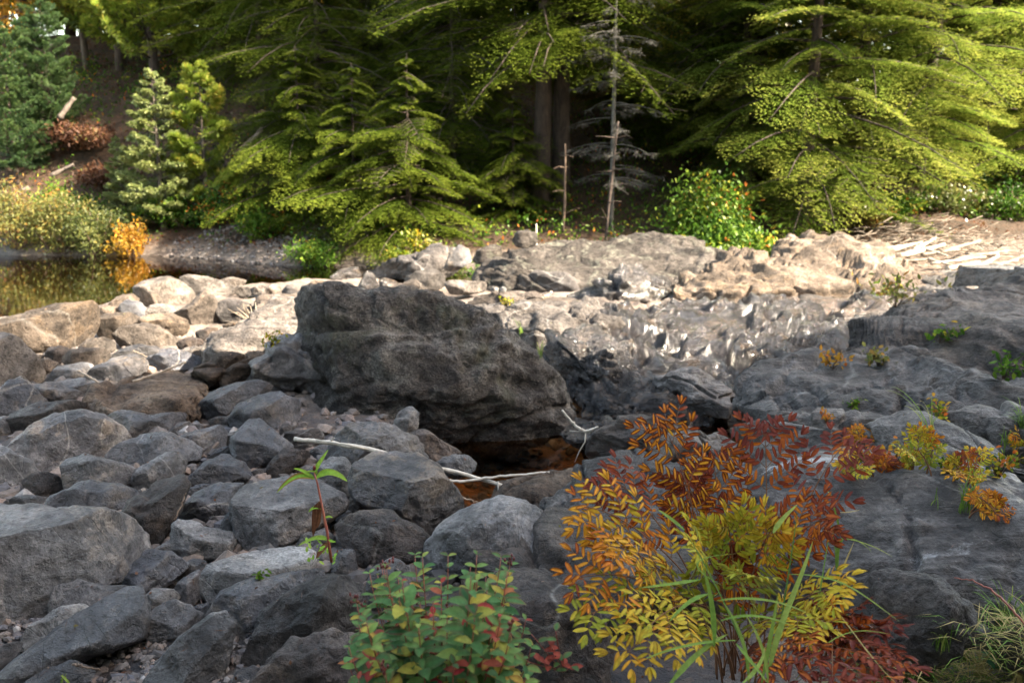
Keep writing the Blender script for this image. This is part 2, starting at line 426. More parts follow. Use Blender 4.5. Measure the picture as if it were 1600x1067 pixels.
# water sheets
def water_sheet(name, poly, z, mat):
    v = [(x, y, z) for x, y in poly]
    me = bpy.data.meshes.new(name); me.from_pydata(v, [], [list(range(len(v)))]); me.update(); me.materials.append(mat)
    tag(link(name, me), kind='structure')
MAT['pool'] = water_mat('pool_water', (.50,.33,.16), 5, .06)
MAT['creek'] = water_mat('creek_water', (.72,.50,.28), 14, .25)
water_sheet('water', [(-30,6.5),(-5.5,6.8),(-4.0,8.8),(-2.6,9.6),(.2,10.2),(2.0,10.0),(4.4,9.9),(9,9.6),(30,10),(30,22),(-30,22)], -.10, MAT['pool'])
water_sheet('water', [(-1.1,4.3),(.2,4.1),(1.2,4.5),(2.4,5.3),(2.9,6.1),(2.6,6.75),(1.5,6.75),(.3,6.8),(-.8,6.3),(-1.3,5.3)], -.30, MAT['creek'])
# ---------------------------------------------------------------- rocks
def poly_radius(P, th):
    """radius of the closed outline P (around the origin) in directions th"""
    n = len(P); ang = []; rad = []
    for k in range(n):
        a, b = P[k], P[(k+1) % n]
        for s in np.linspace(0, 1, 10, endpoint=False):
            q = a*(1-s)+b*s
            ang.append(math.atan2(q[1], q[0])); rad.append(math.hypot(q[0], q[1]))
    ang = np.array(ang); rad = np.array(rad); o = np.argsort(ang)
    ang = ang[o]; rad = rad[o]
    tt = np.linspace(-PI, PI, 361)
    rr = np.interp(tt, np.concatenate([ang-2*PI, ang, ang+2*PI]), np.tile(rad, 3))
    k = np.array([1, 2, 3, 2, 1.])/9
    rr = np.convolve(np.concatenate([rr[-3:-1], rr, rr[1:3]]), k, 'valid')
    return np.interp(th, tt, rr)

def view_basis(c):
    f = c-CAM; f = f/np.linalg.norm(f)
    r = np.cross(f, [0, 0, 1]); r /= np.linalg.norm(r); u = np.cross(r, f)
    return f, r, u

def parse(s, o, k):
    a = np.array([float(t) for t in s.replace(' ', ',').split(',')]).reshape(-1, 2)
    return a/k+np.array(o)

ROCKS = []
def rock(label, pts, mat='dark', o=(0, 0), k=1.0, z0=-.04, th=.85, top=.78, faces=5, amp=.035, sub=None, seed=None,
         D=None, name='stone', cat='stone', group=None, cuts=None, rough=1.0, e=.82, flat=None, sink=.06, ramp_=None, kind=None, strata=None):
    if strata is None: strata = 1.0 if name == 'rock_ledge' else 0.0
    P = parse(pts, o, k)
    seed = seed if seed is not None else (abs(hash_(label+pts)) % 99991)
    rs = np.random.RandomState(seed)
    x0, y0 = P.min(0); x1, y1 = P.max(0); cx, cy = (x0+x1)/2, (y0+y1)/2
    # area centroid works better as the star centre
    A = P; B = np.roll(P, -1, 0); cr2 = A[:, 0]*B[:, 1]-B[:, 0]*A[:, 1]
    cx = ((A[:, 0]+B[:, 0])*cr2).sum()/(3*cr2.sum()); cy = ((A[:, 1]+B[:, 1])*cr2).sum()/(3*cr2.sum())
    wpx, hpx = x1-x0, y1-y0
    if sub is None: sub = 4 if max(wpx, hpx) < 70 else (5 if max(wpx, hpx) < 230 else 6)
    V, F = ico(sub)
    a, b, c = V[:, 0], V[:, 2], V[:, 1]
    thn = np.arctan2(b, a); s = np.sqrt(a*a+b*b)
    noff = rs.rand(3)*50
    if flat is None:
        yc = y1-.10*hpx
        g = ground((x0+x1)/2, yc, z0)
        Dc = float(np.dot(g-CAM, cf)) if D is None else D
        size = min(wpx, hpx*1.3)*Dc/FPX
        dz = th*size/2
        Dm = Dc+dz*.45
        cen = CAM+ray(cx, cy)*Dm
        f, r, u = view_basis(cen)
        Q = (P-np.array([cx, cy]))*np.array([1, -1])*Dm/FPX*np.linalg.norm(ray(cx, cy))
        Rr = poly_radius(Q, thn)
        ss = s**e; cc = np.sign(c)*np.abs(c)**.85
        L = (Rr*ss*np.cos(thn))[:, None]*r+(Rr*ss*np.sin(thn))[:, None]*u+(cc*dz)[:, None]*f
        scale = (wpx*hpx)**.5*Dm/FPX
        # facets facing the viewer or upwards: crisp edges without cutting the outline
        pl = []
        if top: 
            n = np.array([rs.uniform(-.22, .22), rs.uniform(-.5, -.15), 1.0]); pl.append((n, top))
        for k_ in range(faces):
            n = -f*rs.uniform(.7, 1.3)+r*rs.uniform(-1.0, 1.0)+u*rs.uniform(-.6, .35); pl.append((n, rs.uniform(.60, .84)))
        if cuts:
            pl = []
            for (nr, nu, nf, dd) in cuts: pl.append((r*nr+u*nu-f*nf, dd))
        for n, dd in pl:
            n = n/np.linalg.norm(n); h = L@n; hm = h.max()
            ov = np.maximum(0, h-dd*hm); L = L-(ov*.93)[:, None]*n
    else:
        zt, ht = flat        # plan outline laid on a horizontal plane, domed
        sx_, sy_ = ramp_ if ramp_ else (0.0, 0.0); g0 = ground(cx, cy, zt)
        W = []
        for p in P:
            d = ray(p[0], p[1]); nn_ = np.array([-sx_, -sy_, 1.0]); t = (nn_@(g0-CAM))/(nn_@d); W.append((CAM+d*t)[:2])
        W = np.array(W)
        A = W; B = np.roll(W, -1, 0); c2 = A[:, 0]*B[:, 1]-B[:, 0]*A[:, 1]
        c0 = np.array([((A[:, 0]+B[:, 0])*c2).sum(), ((A[:, 1]+B[:, 1])*c2).sum()])/(3*c2.sum())
        Q = W-c0; th2 = np.arctan2(V[:, 1], V[:, 0]); s2 = np.sqrt(V[:, 0]**2+V[:, 1]**2)
        Rr = poly_radius(Q, th2)
        L = np.stack([Rr*s2**.6*np.cos(th2), Rr*s2**.6*np.sin(th2), np.sign(V[:, 2])*np.abs(V[:, 2])**.6*ht], -1)
        if ramp_: L[:, 2] += L[:, 0]*ramp_[0]+L[:, 1]*ramp_[1]
        cen = np.array([c0[0], c0[1], zt+sx_*(c0[0]-g0[0])+sy_*(c0[1]-g0[1])]); ext = W.max(0)-W.min(0)
        scale = min(float((ext[0]*ext[1])**.5), ht*4.5)
    nrm = L/(np.linalg.norm(L, axis=1)[:, None]+1e-9)
    if flat is not None:
        nrm = V*np.array([.45, .45, 1.0]); nrm[:, 2] += .35*np.sign(V[:, 2]); nrm /= np.linalg.norm(nrm, axis=1)[:, None]
    q = L/scale
    fl = 1.0
    dsp = amp*scale*(fbm(q*2.1+noff, 4, .55)*.9+.28*(ridged(q*3.0+noff+9, 4, .6)-.6))*rough
    dsp += .006*rough*scale*fbm(q*15+noff, 3, .6)
    dsp += .010*rough*fbm(L*9+noff, 3, .55)
    if strata:
        W3 = L+cen+.25*np.stack([perlin(L*.9+31), perlin(L*.9+57), perlin(L*.9+83)], -1)
        dd_ = np.stack([W3[:, 0]*.45, W3[:, 1]*.9, W3[:, 2]*4.2+W3[:, 0]*1.0+W3[:, 1]*.7], -1)
        dsp += strata*(.020*(ridged(dd_*1.0+3, 4, .55)-.9)+.010*fbm(dd_*3.1, 3, .6))
        tt_ = perlin(dd_*.85+61)*2.6+.5*perlin(W3*2.3); fl_ = np.floor(tt_); dsp += strata*.045*(fl_+sstep(.36, .64, tt_-fl_))
        tt_ = perlin(dd_*2.3+11)*2.2+.3*perlin(W3*5.3); fl_ = np.floor(tt_); dsp += strata*.016*(fl_+sstep(.3, .7, tt_-fl_))
        cn = perlin((L+cen)*np.array([1.3, .8, .8])+9.3+.4*perlin((L+cen)*3)[:, None])
        dsp -= strata*.065*np.exp(-(cn/.022)**2)
        cn2 = perlin((L+cen)*np.array([.5, 1.9, 1.2])+23.1+.5*perlin((L+cen)*2.2)[:, None])
        dsp -= strata*.06*np.exp(-(cn2/.03)**2)
        dsp += strata*.05*sstep(-.03, .03, perlin((L+cen)*np.array([.55, 1.1, .8])+41.7))
    if mat == 'wetrock' and name == 'rock_ledge': dsp += .05*(ridged((L+cen)*2.0+7, 3, .6)-.8)+.065*(ridged((L+cen)*np.array([4.6, 3.4, 4.6])+3, 4, .6)-.8)-.11*sstep(.12, .4, perlin((L+cen)*np.array([2.6, 2.1, 2.6])+77))
    L = L+nrm*dsp[:, None]
    if flat is None: cen = cen-np.array([0, 0, 0.0])
    me = mesh_np(name, L, F, {'wet': np.zeros(len(L))}, True, MAT[mat])
    ob = link(name, me, None, cen)
    tag(ob, label, cat, group, kind)
    ROCKS.append((ob, cen, max(wpx, hpx)/2*np.dot(cen-CAM, cf)/FPX))
    return ob, L, cen

def hash_(s):
    h = 5381
    for ch in s: h = (h*33+ord(ch)) & 0x7fffffff
    return h

Z1 = dict(o=(0, 380), k=3.2); Z2 = dict(o=(0, 690), k=2.83); Z3 = dict(o=(400, 400), k=3.2); Z4 = dict(o=(400, 690), k=2.83)
ZA = dict(o=(0, 640), k=4.446); ZB = dict(o=(250, 640), k=4.446); ZC = dict(o=(680, 350), k=4.446)
GB = 'sunlit stones on the bar by the pool'; GP = 'grey stones of the foreground pile'; GM = 'small stones wedged in the pile'

# --- the great boulder
ob, L, cen = rock('huge dark brown boulder with a chipped flat top and sloping right shoulder',
     '210,185 250,150 440,133 530,172 570,190 640,178 760,178 870,205 1000,250 1130,290 1180,335 1280,410 1400,490 1480,590 1530,700 1585,840 1575,885 1450,930 1330,985 1200,1005 1020,990 850,910 700,880 560,870 440,840 285,800 262,700 285,600 240,480 215,300',
     'boulder', **Z3, z0=-.30, th=.62, sub=7, amp=.0, faces=0, top=0, name='boulder', cat='boulder', e=.55, seed=5,
     cuts=[(-.90, .0, .62, .80), (.05, .45, 1.0, .80), (.45, .1, 1.0, .86), (.1, -.6, 1.0, .82), (-.2, .15, 1.0, .86)])
f, r, u = view_basis(cen)
X = L@r; Y = L@u; q = L/1.6
nr = L/np.linalg.norm(L, axis=1)[:, None]; fr = sstep(-.1, .3, -(L@f))
px = X*FPX/6.0; 
def bump2(x, y, cx, cy, sx, sy, rot=0):
    c_, s_ = math.cos(rot), math.sin(rot); dx = x-cx; dy = y-cy
    a = (dx*c_+dy*s_)/sx; b = (-dx*s_+dy*c_)/sy
    return np.exp(-(a*a+b*b))
H = .020*fbm(q*2.0+3, 5, .5)+.022*(ridged(q*3.0+21, 5, .6)-.7)+.010*fbm(q*16, 4, .65)
H -= .045*np.exp(-(perlin(q*np.array([1.2, 1.2, 2.6])+5.5)/.03)**2)
# the scooped notch left of the top, and the bowl to its right with its rim
H -= .13*bump2(X, Y, -.60, .33, .20, .05, .1)*fr
H += .05*bump2(X, Y, -.62, .29, .28, .03, .05)*fr
H -= .11*bump2(X, Y, -.10, .33, .36, .10, -.12)*fr
H += .022*(ridged(q*np.array([4.2, 4.2, 7])+2, 4, .6)-.7)-.02*np.maximum(0, fbm(q*22+4, 2)-.25)
H += .05*bump2(X, Y, -.10, .25, .45, .03, .08)*fr
H -= .05*bump2(X, Y, .62, -.10, .16, .05, -.3)*fr
L2 = L+nr*H[:, None]
ob.data.vertices.foreach_set('co', L2.astype(np.float32).ravel()); ob.data.update()

# --- sunlit stones on the left bar
rock('long pale tan boulder with a dark hollow in its side, left edge by the pool', '-40,430 60,365 180,335 300,322 430,322 475,360 487,420 480,480 400,530 230,552 100,550 -20,530 -60,480', 'tan', **Z1, z0=-.02, group=GB, sub=6, th=1.0)
rock('rounded tan boulder cut by the left edge, below the long pale boulder', '-140,540 -60,470 0,462 60,480 110,540 150,610 175,680 160,715 60,735 -40,740 -140,700', 'tan', **Z1, group=GB)
rock('largest round brown boulder on top of the stone bar beside the pool', '690,215 740,180 820,170 890,195 940,235 962,280 900,320 800,330 730,325 692,270', 'tan', **Z1, group=GB, th=.95)
rock('dark blue stone half hidden left of the round boulder on the bar', '603,330 610,305 650,288 700,300 730,335 715,380 640,380', 'dark', **Z1, group=GB)
rock('low rounded tan stone at the pool edge left of the dark blue one', '550,305 590,270 660,262 695,285 660,320 600,345 555,335', 'tan', **Z1, group=GB)
rock('small grey stone nearest the pool behind the speckled stones', '482,362 510,325 550,312 605,335 605,362 540,378 490,380', 'tan', **Z1, group=GB)
rock('speckled brown stone right of the long pale boulder', '492,400 495,370 540,352 640,352 700,390 700,440 630,475 545,485 498,450', 'tan', **Z1, group=GB)
rock('smooth sunlit sausage shaped stone in front of the speckled stones', '590,455 620,415 720,402 790,420 845,470 890,500 870,530 760,532 660,520 605,505', 'tan', **Z1, group=GB)
rock('blocky speckled tan stone right of the sausage shaped stone', '710,375 760,355 860,358 930,395 940,435 890,478 840,475 790,425 720,400', 'tan', **Z1, group=GB)
rock('small tan stone wedged beneath the round boulder on the bar', '722,345 760,308 810,303 870,328 885,355 800,366 730,362', 'tan', **Z1, group=GB)
rock('pyramid shaped grey stone leaning at the middle of the bar', '868,350 960,300 1030,235 1075,290 1097,345 1078,400 1000,422 930,395', 'tan', **Z1, group=GB, top=.9, faces=4)
rock('squat dark brown stone at the right end of the bar', '1088,340 1095,300 1140,272 1200,285 1250,310 1282,360 1270,402 1180,405 1110,392', 'brown', **Z1, group=GB)
rock('long flat topped sunlit stone behind the pyramid stone', '915,168 970,156 1080,182 1165,225 1155,258 1060,265 970,262 925,225', 'tan', **Z1, group=GB)
rock('low brown stone farthest back on the bar', '1095,188 1160,170 1225,190 1210,220 1110,222', 'tan', **Z1, group=GB)
rock('small pale stone first in the far row along the shallow water', '1165,240 1190,208 1245,225 1255,258 1200,270', 'tan', **Z1, group=GB)
rock('small round stone second in the far row along the shallow water', '1248,232 1290,206 1328,220 1325,252 1260,256', 'tan', **Z1, group=GB)
rock('small tan stone third in the far row along the shallow water', '1326,228 1360,200 1402,215 1408,250 1335,252', 'tan', **Z1, group=GB)
rock('small dark stone fourth in the far row next to the big boulder', '1405,240 1440,212 1482,230 1485,268 1415,266', 'brown', **Z1, group=GB)
rock('flat pale stone at the far end of the row behind the big boulder', '235,150 290,122 350,130 335,160 250,165', 'tan', **Z3, group=GB, z0=.0)
rock('small grey stone right of the bar beside the dead plant', '1115,412 1170,385 1222,400 1243,430 1195,462 1140,445', 'tan', **Z1, group=GB)
rock('small pale grey angular stone standing in the bar gap', '1068,465 1110,422 1162,445 1172,472 1105,503 1065,492', 'pale', **Z1, group=GB)
rock('brown block left of the small pale angular stone', '988,442 1040,418 1085,432 1080,505 1020,508 990,482', 'brown', **Z1, group=GB)
rock('low dark stone between the sausage shaped stone and the brown block', '888,495 940,466 1000,480 1048,518 970,538 900,530', 'brown', **Z1, group=GB)
rock('flat oval tan stone in front of the speckled brown stone', '408,508 450,476 520,473 568,505 562,540 480,548 420,533', 'tan', **Z1, group=GB)
rock('small dark round stone under the right end of the long pale boulder', '233,555 260,520 310,518 353,545 315,595 258,600', 'brown', **Z1, group=GB)
rock('broad knobbly tan stone in front of the flat oval one', '328,565 370,523 460,528 542,550 545,595 470,615 380,605 338,592', 'tan', **Z1, group=GB)
rock('small pale stone below the long boulder near the left edge', '113,572 150,553 212,565 203,595 140,603', 'tan', **Z1, group=GB)
rock('small pale wedge beside the dry twigs at the left', '193,602 225,573 283,605 255,645 208,645', 'tan', **Z1, group=GB)
rock('flat brown grey stone under a short straw, left of centre', '543,585 600,530 690,510 770,523 797,555 745,605 640,592', 'grey', **Z1, group=GB)
rock('broad flat grey stone with a dark underside, middle of the left field', '445,648 510,600 580,573 690,563 727,600 738,665 690,700 600,705 490,692', 'grey', **Z1, group=GP, top=.7)
rock('dark cracked stone under the leaning straw', '718,612 760,558 850,530 920,543 990,588 995,620 900,645 780,655 735,642', 'dark', **Z1, group=GP)
rock('pale pitted stone lying beside the dark cracked stone', '865,540 940,518 1020,518 1072,560 1065,605 980,615 930,572', 'tan', **Z1, group=GB)
rock('tan topped stone with a dark pitted front at the left', '165,732 210,698 290,703 370,748 435,792 425,825 300,808 220,812 173,772', 'grey', **Z1, group=GP)
rock('flat pale grey slab left of the straw stone', '243,668 310,613 400,598 452,625 425,695 300,705', 'grey', **Z1, group=GP, top=.6)
rock('long low grey slab in front of the flat pale slab', '270,692 400,678 512,708 545,752 475,795 385,770 300,735', 'grey', **Z1, group=GP, top=.6)
rock('dark pointed rock near the left edge above the big pitted boulder', '-40,790 0,755 60,698 110,688 205,800 185,860 90,880 -30,875', 'dark', **Z1, group=GP)
rock('purplish wedge stone with a dark black front face at the left', '80,832 200,803 330,813 435,840 400,885 200,950 110,955 83,905', 'brown', **Z1, group=GP, top=.6)
rock('broad pitted grey boulder with a rusty patch, upper left of the pile', '50,1030 130,960 220,900 300,862 420,868 500,905 590,1010 575,1090 430,1140 150,1165 60,1110', 'grey', **Z1, group=GP, sub=6)
rock('small round grey stone touching the left edge above the leaning boulder', '-50,900 0,872 50,878 72,930 45,965 -50,965', 'grey', **Z1, group=GP)
rock('dark flat topped boulder in front of the sunlit bedrock', '528,905 560,843 640,830 740,868 900,872 965,900 880,960 650,990 560,970', 'dark', **Z1, group=GP)
rock('long dark oval boulder lying across the pile', '553,1035 590,1000 640,980 720,962 850,970 940,1010 988,1055 965,1110 800,1145 640,1125 562,1090', 'dark', **Z1, group=GP, th=.9)
rock('blocky dark boulder right of the long oval boulder', '820,985 940,950 1090,918 1120,960 1110,1030 1020,1075 930,1070 840,1010', 'dark', **Z1, group=GP)
rock('dark rough rock with a pale crest left of the big boulder', '1000,792 1060,735 1160,708 1290,698 1355,735 1330,782 1210,832 1120,875 1040,870 1008,832', 'dark', **Z1, group=GP)
rock('smooth blue black boulder with tan blotches beside the big boulder', '1155,882 1200,800 1290,758 1400,753 1490,798 1508,870 1455,935 1380,965 1280,955 1170,925', 'dark', **Z1, group=GP)
rock('pyramid stone with a pale veined cap in the middle of the pile', '515,180 560,120 640,68 700,85 780,150 915,275 880,330 760,400 640,425 520,330 508,240', 'dark', **ZB, group=GP, top=0, cuts=[(.1, .8, .8, .62), (-.2, -.25, 1, .8), (.9, .35, .7, .75)])
rock('smooth dark oval stone beneath the tip of the long dead stick', '850,190 880,150 960,138 1090,142 1132,185 1120,240 1030,285 900,260 855,225', 'brown', **ZB, group=GP)
rock('small dark round stone between the pyramid stone and the blue black boulder', '828,155 850,105 890,95 925,130 910,180 860,200', 'brown', **ZB, group=GM)
rock('small purple stone left of the pyramid stone', '335,65 420,40 500,55 515,130 470,155 380,150', 'brown', **ZB, group=GM)
rock('little dark stone in the gap left of the pyramid stone', '445,165 530,160 520,240 470,250', 'dark', **ZB, group=GM)
rock('small black stone beside the sunlit bedrock edge', '30,170 120,95 200,90 215,150 150,185 60,190', 'dark', **ZB, group=GM)
rock('small black cube shaped stone right of its twin by the bedrock edge', '205,110 260,75 300,120 290,165 215,170', 'dark', **ZB, group=GM)
# --- middle of the pile
rock('massive flat topped slab with tan blotches at the left edge', '-170,300 -100,262 0,253 120,298 250,345 400,385 520,450 570,520 567,600 540,665 400,700 250,748 100,785 -150,790', 'grey', **Z2, group=GP, sub=6, th=1.0, top=0, cuts=[(-.05, .93, .36, .60), (.0, -.12, 1, .72), (.8, .1, .9, .72)])
rock('smooth dark almond shaped boulder above the flat topped slab', '305,670 350,620 420,565 520,535 650,522 780,560 860,610 890,660 870,715 780,735 690,765 590,780 450,745 330,715', 'dark', **ZA, group=GP, th=.9)
rock('broad grey boulder with a yellowish spot behind the almond shaped boulder', '485,360 520,320 620,308 720,350 850,410 930,470 965,570 950,620 870,630 700,600 560,580 490,530', 'grey', **ZA, group=GP)
rock('rounded dark grey boulder cut by the left edge above the slab', '-120,300 0,268 60,300 130,350 190,415 213,470 190,560 100,620 0,620 -120,590', 'grey', **ZA, group=GP)
rock('small smooth barrel shaped brown stone right of the left edge boulder', '195,480 230,455 330,458 395,480 418,540 400,590 330,625 230,610 192,560', 'brown', **ZA, group=GP)
rock('thin dark shard lying on top of the flat slab edge', '88,625 140,592 230,600 340,635 330,685 270,705 180,680', 'dark', **ZA, group=GM)
rock('rough upright diagonal boulder leaning right in the middle of the pile', '488,400 530,320 610,250 700,200 800,183 822,230 782,320 720,420 640,487 570,490 500,450', 'brown', **Z2, group=GP, th=.8, rough=1.4)
rock('grey boulder with a rounded hump behind the diagonal boulder', '925,480 980,400 1060,355 1150,310 1230,315 1272,375 1265,460 1230,520 1100,560 980,560', 'grey', **ZA, group=GP)
rock('small stone tucked beneath the long dark oval boulder', '795,400 840,378 930,400 960,425 910,460 840,440', 'brown', **ZA, group=GM)
rock('dark triangular boulder with a pale ridge left of the pyramid stone', '175,525 240,430 330,370 440,303 490,320 560,390 640,490 600,520 480,530 300,535', 'dark', **ZB, group=GP, top=0, cuts=[(.15, .9, .5, .66), (-.15, -.1, 1, .7)])
rock('glossy dark boulder with a domed top behind the pale pebble shaped stone', '132,745 160,650 240,580 400,528 500,530 570,550 565,620 500,700 430,770 300,800 200,775', 'dark', **ZB, group=GP)
rock('flat dark sliver behind the glossy domed boulder', '180,535 280,522 370,530 350,560 250,585 175,580', 'dark', **ZB, group=GM)
rock('thin brown shard right of the dark triangular boulder', '600,440 700,410 770,405 755,460 660,485', 'brown', **ZB, group=GM)
rock('low dark shard under the blocky dark boulder', '330,330 400,275 510,255 515,300 440,330 350,355', 'dark', **ZB, group=GM)
rock('round purple grey stone right of the pyramid stone', '745,420 800,330 870,285 960,280 1040,295 1060,340 980,370 930,400 900,465 780,470', 'brown', **ZB, group=GP)
rock('large drum shaped boulder with a flat grey top behind the red stemmed plant', '520,650 560,560 640,500 740,465 860,462 1000,480 1150,560 1260,630 1290,700 1260,750 1150,800 1000,900 850,960 700,995 600,960 550,850 522,740', 'grey', **ZB, group=GP, sub=6, th=1.0, top=0, cuts=[(.0, .88, .5, .52), (-.5, -.2, 1, .78), (.35, -.3, 1, .78)])
rock('smooth grey boulder right of the drum shaped boulder', '240,180 250,110 330,70 400,78 437,130 432,225 380,252 300,225 250,215', 'grey', **Z4, group=GP)
rock('teardrop pale stone with a speckled white top, centre left', '103,850 118,780 170,762 260,785 380,830 460,890 497,970 480,1020 400,1060 300,1060 190,1000 120,930', 'pale', **ZB, group=GP, top=0, cuts=[(.3, .85, .6, .62), (-.8, .1, .8, .8), (0, -.3, 1, .85)])
rock('white streaked stone beneath the teardrop pale stone', '-30,960 60,915 110,905 160,980 190,1030 100,1060 0,1060', 'pale', **ZB, group=GP)
rock('mottled grey stone between the teardrop stone and the drum shaped boulder', '425,830 480,720 530,712 550,800 580,900 590,960 520,950', 'grey', **ZB, group=GP)
rock('flat dark triangular slab right of the massive slab', '558,610 600,530 660,490 760,530 822,575 750,622 650,682 568,660', 'dark', **Z2, group=GP, top=.6)
rock('small dark stone below the teardrop pale stone', '798,550 860,518 908,540 893,582 820,594', 'dark', **Z2, group=GM)
rock('round mottled grey cobble left of the pale flat slab', '770,642 810,595 880,583 918,620 908,672 850,717 788,708', 'grey', **Z2, group=GP)
rock('pale flat topped slab lying in front of the drum shaped boulder', '897,575 960,518 1100,488 1280,483 1365,520 1375,580 1340,625 1180,650 1000,670 950,688 903,625', 'pale', **Z2, group=GP, th=1.1, top=0, cuts=[(.0, .9, .45, .55), (-.6, -.1, 1, .8)])
rock('pale streaked stone below the dark triangular slab', '630,705 690,658 760,668 788,705 725,745 648,755', 'pale', **Z2, group=GM)
rock('angular dark grey stone in front of the massive slab', '260,685 300,623 380,610 470,660 600,688 652,740 610,765 400,750 300,770 262,732', 'grey', **Z2, group=GP)
rock('wedge shaped grey stone among the gravel, lower left', '640,783 700,723 780,710 845,745 908,808 850,855 760,865 680,855 646,812', 'grey', **Z2, group=GP)
rock('large dark kite shaped slab tilted over the gravel', '46,962 120,890 250,828 400,758 530,713 592,718 614,790 612,865 580,925 400,930 250,965 120,990', 'dark', **Z2, group=GP, th=.9, top=0, cuts=[(-.1, .75, .9, .6), (.4, -.2, 1, .85)])
rock('pale brown stone half hidden behind the kite shaped slab', '113,865 160,788 240,753 330,753 402,780 300,840 180,890', 'pale', **Z2, group=GP)
rock('smooth silver grey boulder leaning right at the bottom', '655,1030 720,940 830,860 930,803 1000,798 1033,850 992,960 950,1060 900,1110 655,1120', 'grey', **Z2, group=GP, sub=6)
rock('broad dark dome right of the wedge shaped stone', '943,722 1000,648 1120,608 1280,598 1420,600 1460,690 1300,800 1150,850 1040,870 958,795', 'dark', **Z2, group=GP, sub=6)
rock('big rough brown boulder in front of the dark dome', '-60,960 -20,850 60,730 150,662 300,622 400,628 460,680 490,800 440,880 340,900 200,900 80,960 20,1010', 'brown', **Z4, group=GP, sub=6, rough=1.5)
rock('low rough brown boulder at the bottom left of the green shrub', '0,1080 60,990 110,935 200,880 340,863 430,890 490,960 500,1110 200,1130 0,1120', 'brown', **Z4, group=GP, sub=6, rough=1.4)
rock('small grey cobble at the bottom edge under the rough brown boulders', '1030,1060 1060,1010 1120,998 1170,1030 1160,1100 1040,1100', 'grey', **Z2, group=GM)
rock('flat dark stone lying in the gravel at the bottom left', '90,1060 200,1000 300,998 385,1060 350,1100 100,1100', 'dark', **Z2, group=GM, top=.5)
rock('small flat tan stone at the left edge of the gravel', '-40,930 0,908 85,918 45,985 -40,1000', 'brown', **Z2, group=GM)
rock('small bluish cobble between the mottled cobble and the dark dome', '842,765 870,722 920,720 925,770 880,795', 'dark', **Z2, group=GM)
# --- in front of the big boulder
rock('rough grey boulder under the long dead stick in front of the big boulder', '345,1010 400,890 480,828 580,840 700,870 800,910 862,970 888,1035 800,1080 500,1090 370,1060', 'grey', **Z3, group=GP, sub=6, rough=1.4)
rock('small pale upright stone leaning on the big boulder', '678,865 720,780 780,748 812,790 815,865 760,900 700,890', 'grey', **Z3, group=GP)
rock('ragged brown stone with a sharp edge at the foot of the big boulder', '765,895 830,860 900,900 1025,985 1005,1025 900,1040 830,960', 'brown', **Z3, group=GP, z0=-.1)
rock('smooth round black stone by the small brown pool', '885,1045 940,998 1040,995 1108,1032 1085,1085 1000,1115 910,1095', 'dark', **Z3, group=GP, z0=-.12)
rock('small dark wedge under the dead stick', '485,1015 540,963 610,955 655,980 570,1035 500,1045', 'dark', **Z3, group=GM)
rock('little black stone behind the dark wedge near the stick tip', '262,975 330,938 380,950 375,1005 300,1015', 'dark', **Z3, group=GM)
rock('rounded cube boulder with a warm tan lower face, centre of the foreground', '416,155 440,90 520,43 620,35 720,58 800,130 880,200 914,260 908,310 820,372 760,415 690,388 610,325 520,300 450,255 422,205', 'grey', **Z4, group=GP, sub=6, th=1.0, top=0, cuts=[(.0, .9, .5, .62), (-.5, .1, 1, .72), (.6, -.45, .85, .66)])
rock('dark angular boulder with a mossy corner below the rounded cube boulder', '342,348 420,308 520,306 610,320 680,370 752,430 760,485 725,540 560,560 430,535 375,440', 'brown', **Z4, group=GP, sub=6, top=.7)
rock('big smooth domed boulder with a cream spot, right of the angular one', '738,510 770,430 850,345 960,280 1080,260 1180,268 1255,320 1302,430 1315,510 1240,560 1120,590 1000,600 800,590 740,560', 'grey', **Z4, group=GP, sub=6, th=1.0, faces=1, top=0)
rock('flat brown stone filling the gap left of the rounded cube boulder', '372,258 430,246 512,300 450,318 395,322', 'brown', **Z4, group=GM)
rock('pale grey rock behind the red stemmed plant', '178,455 220,403 300,393 343,430 333,495 240,505', 'pale', **Z4, group=GM)
rock('dark little boulder right of the red stemmed plant', '330,525 370,478 430,488 448,562 400,598 338,575', 'dark', **Z4, group=GM)
rock('half hidden grey stone behind the top of the green shrub', '490,650 530,560 600,528 680,558 705,655 650,740 520,740', 'grey', **Z4, group=GP)
rock('dark purple boulder between the green shrub and the autumn fern', '752,950 775,905 850,905 910,935 938,970 955,1010 948,1060 900,1095 780,1100 745,1010', 'brown', z0=-.0, group=GP, sub=6, top=.8)
rock('low brown rock at the bottom edge right of the green shrub', '800,1090 850,1052 890,1047 925,1060 950,1100', 'brown', z0=.0, group=GP)
rock('rugged grey boulder standing on the bank right of the autumn fern', '1325,985 1345,930 1395,903 1450,905 1485,930 1492,975 1470,1015 1400,1040 1335,1025', 'brown', z0=.1, group=None, sub=6, rough=1.6, top=0)
rock('small purple stone in the grass at the lower right corner', '1565,1020 1590,985 1640,980 1650,1040 1580,1045', 'brown', z0=.1)
rock('small grey flat stone in the grass behind the bright tuft', '1490,985 1530,975 1560,990 1540,1010 1495,1008', 'grey', z0=.12)

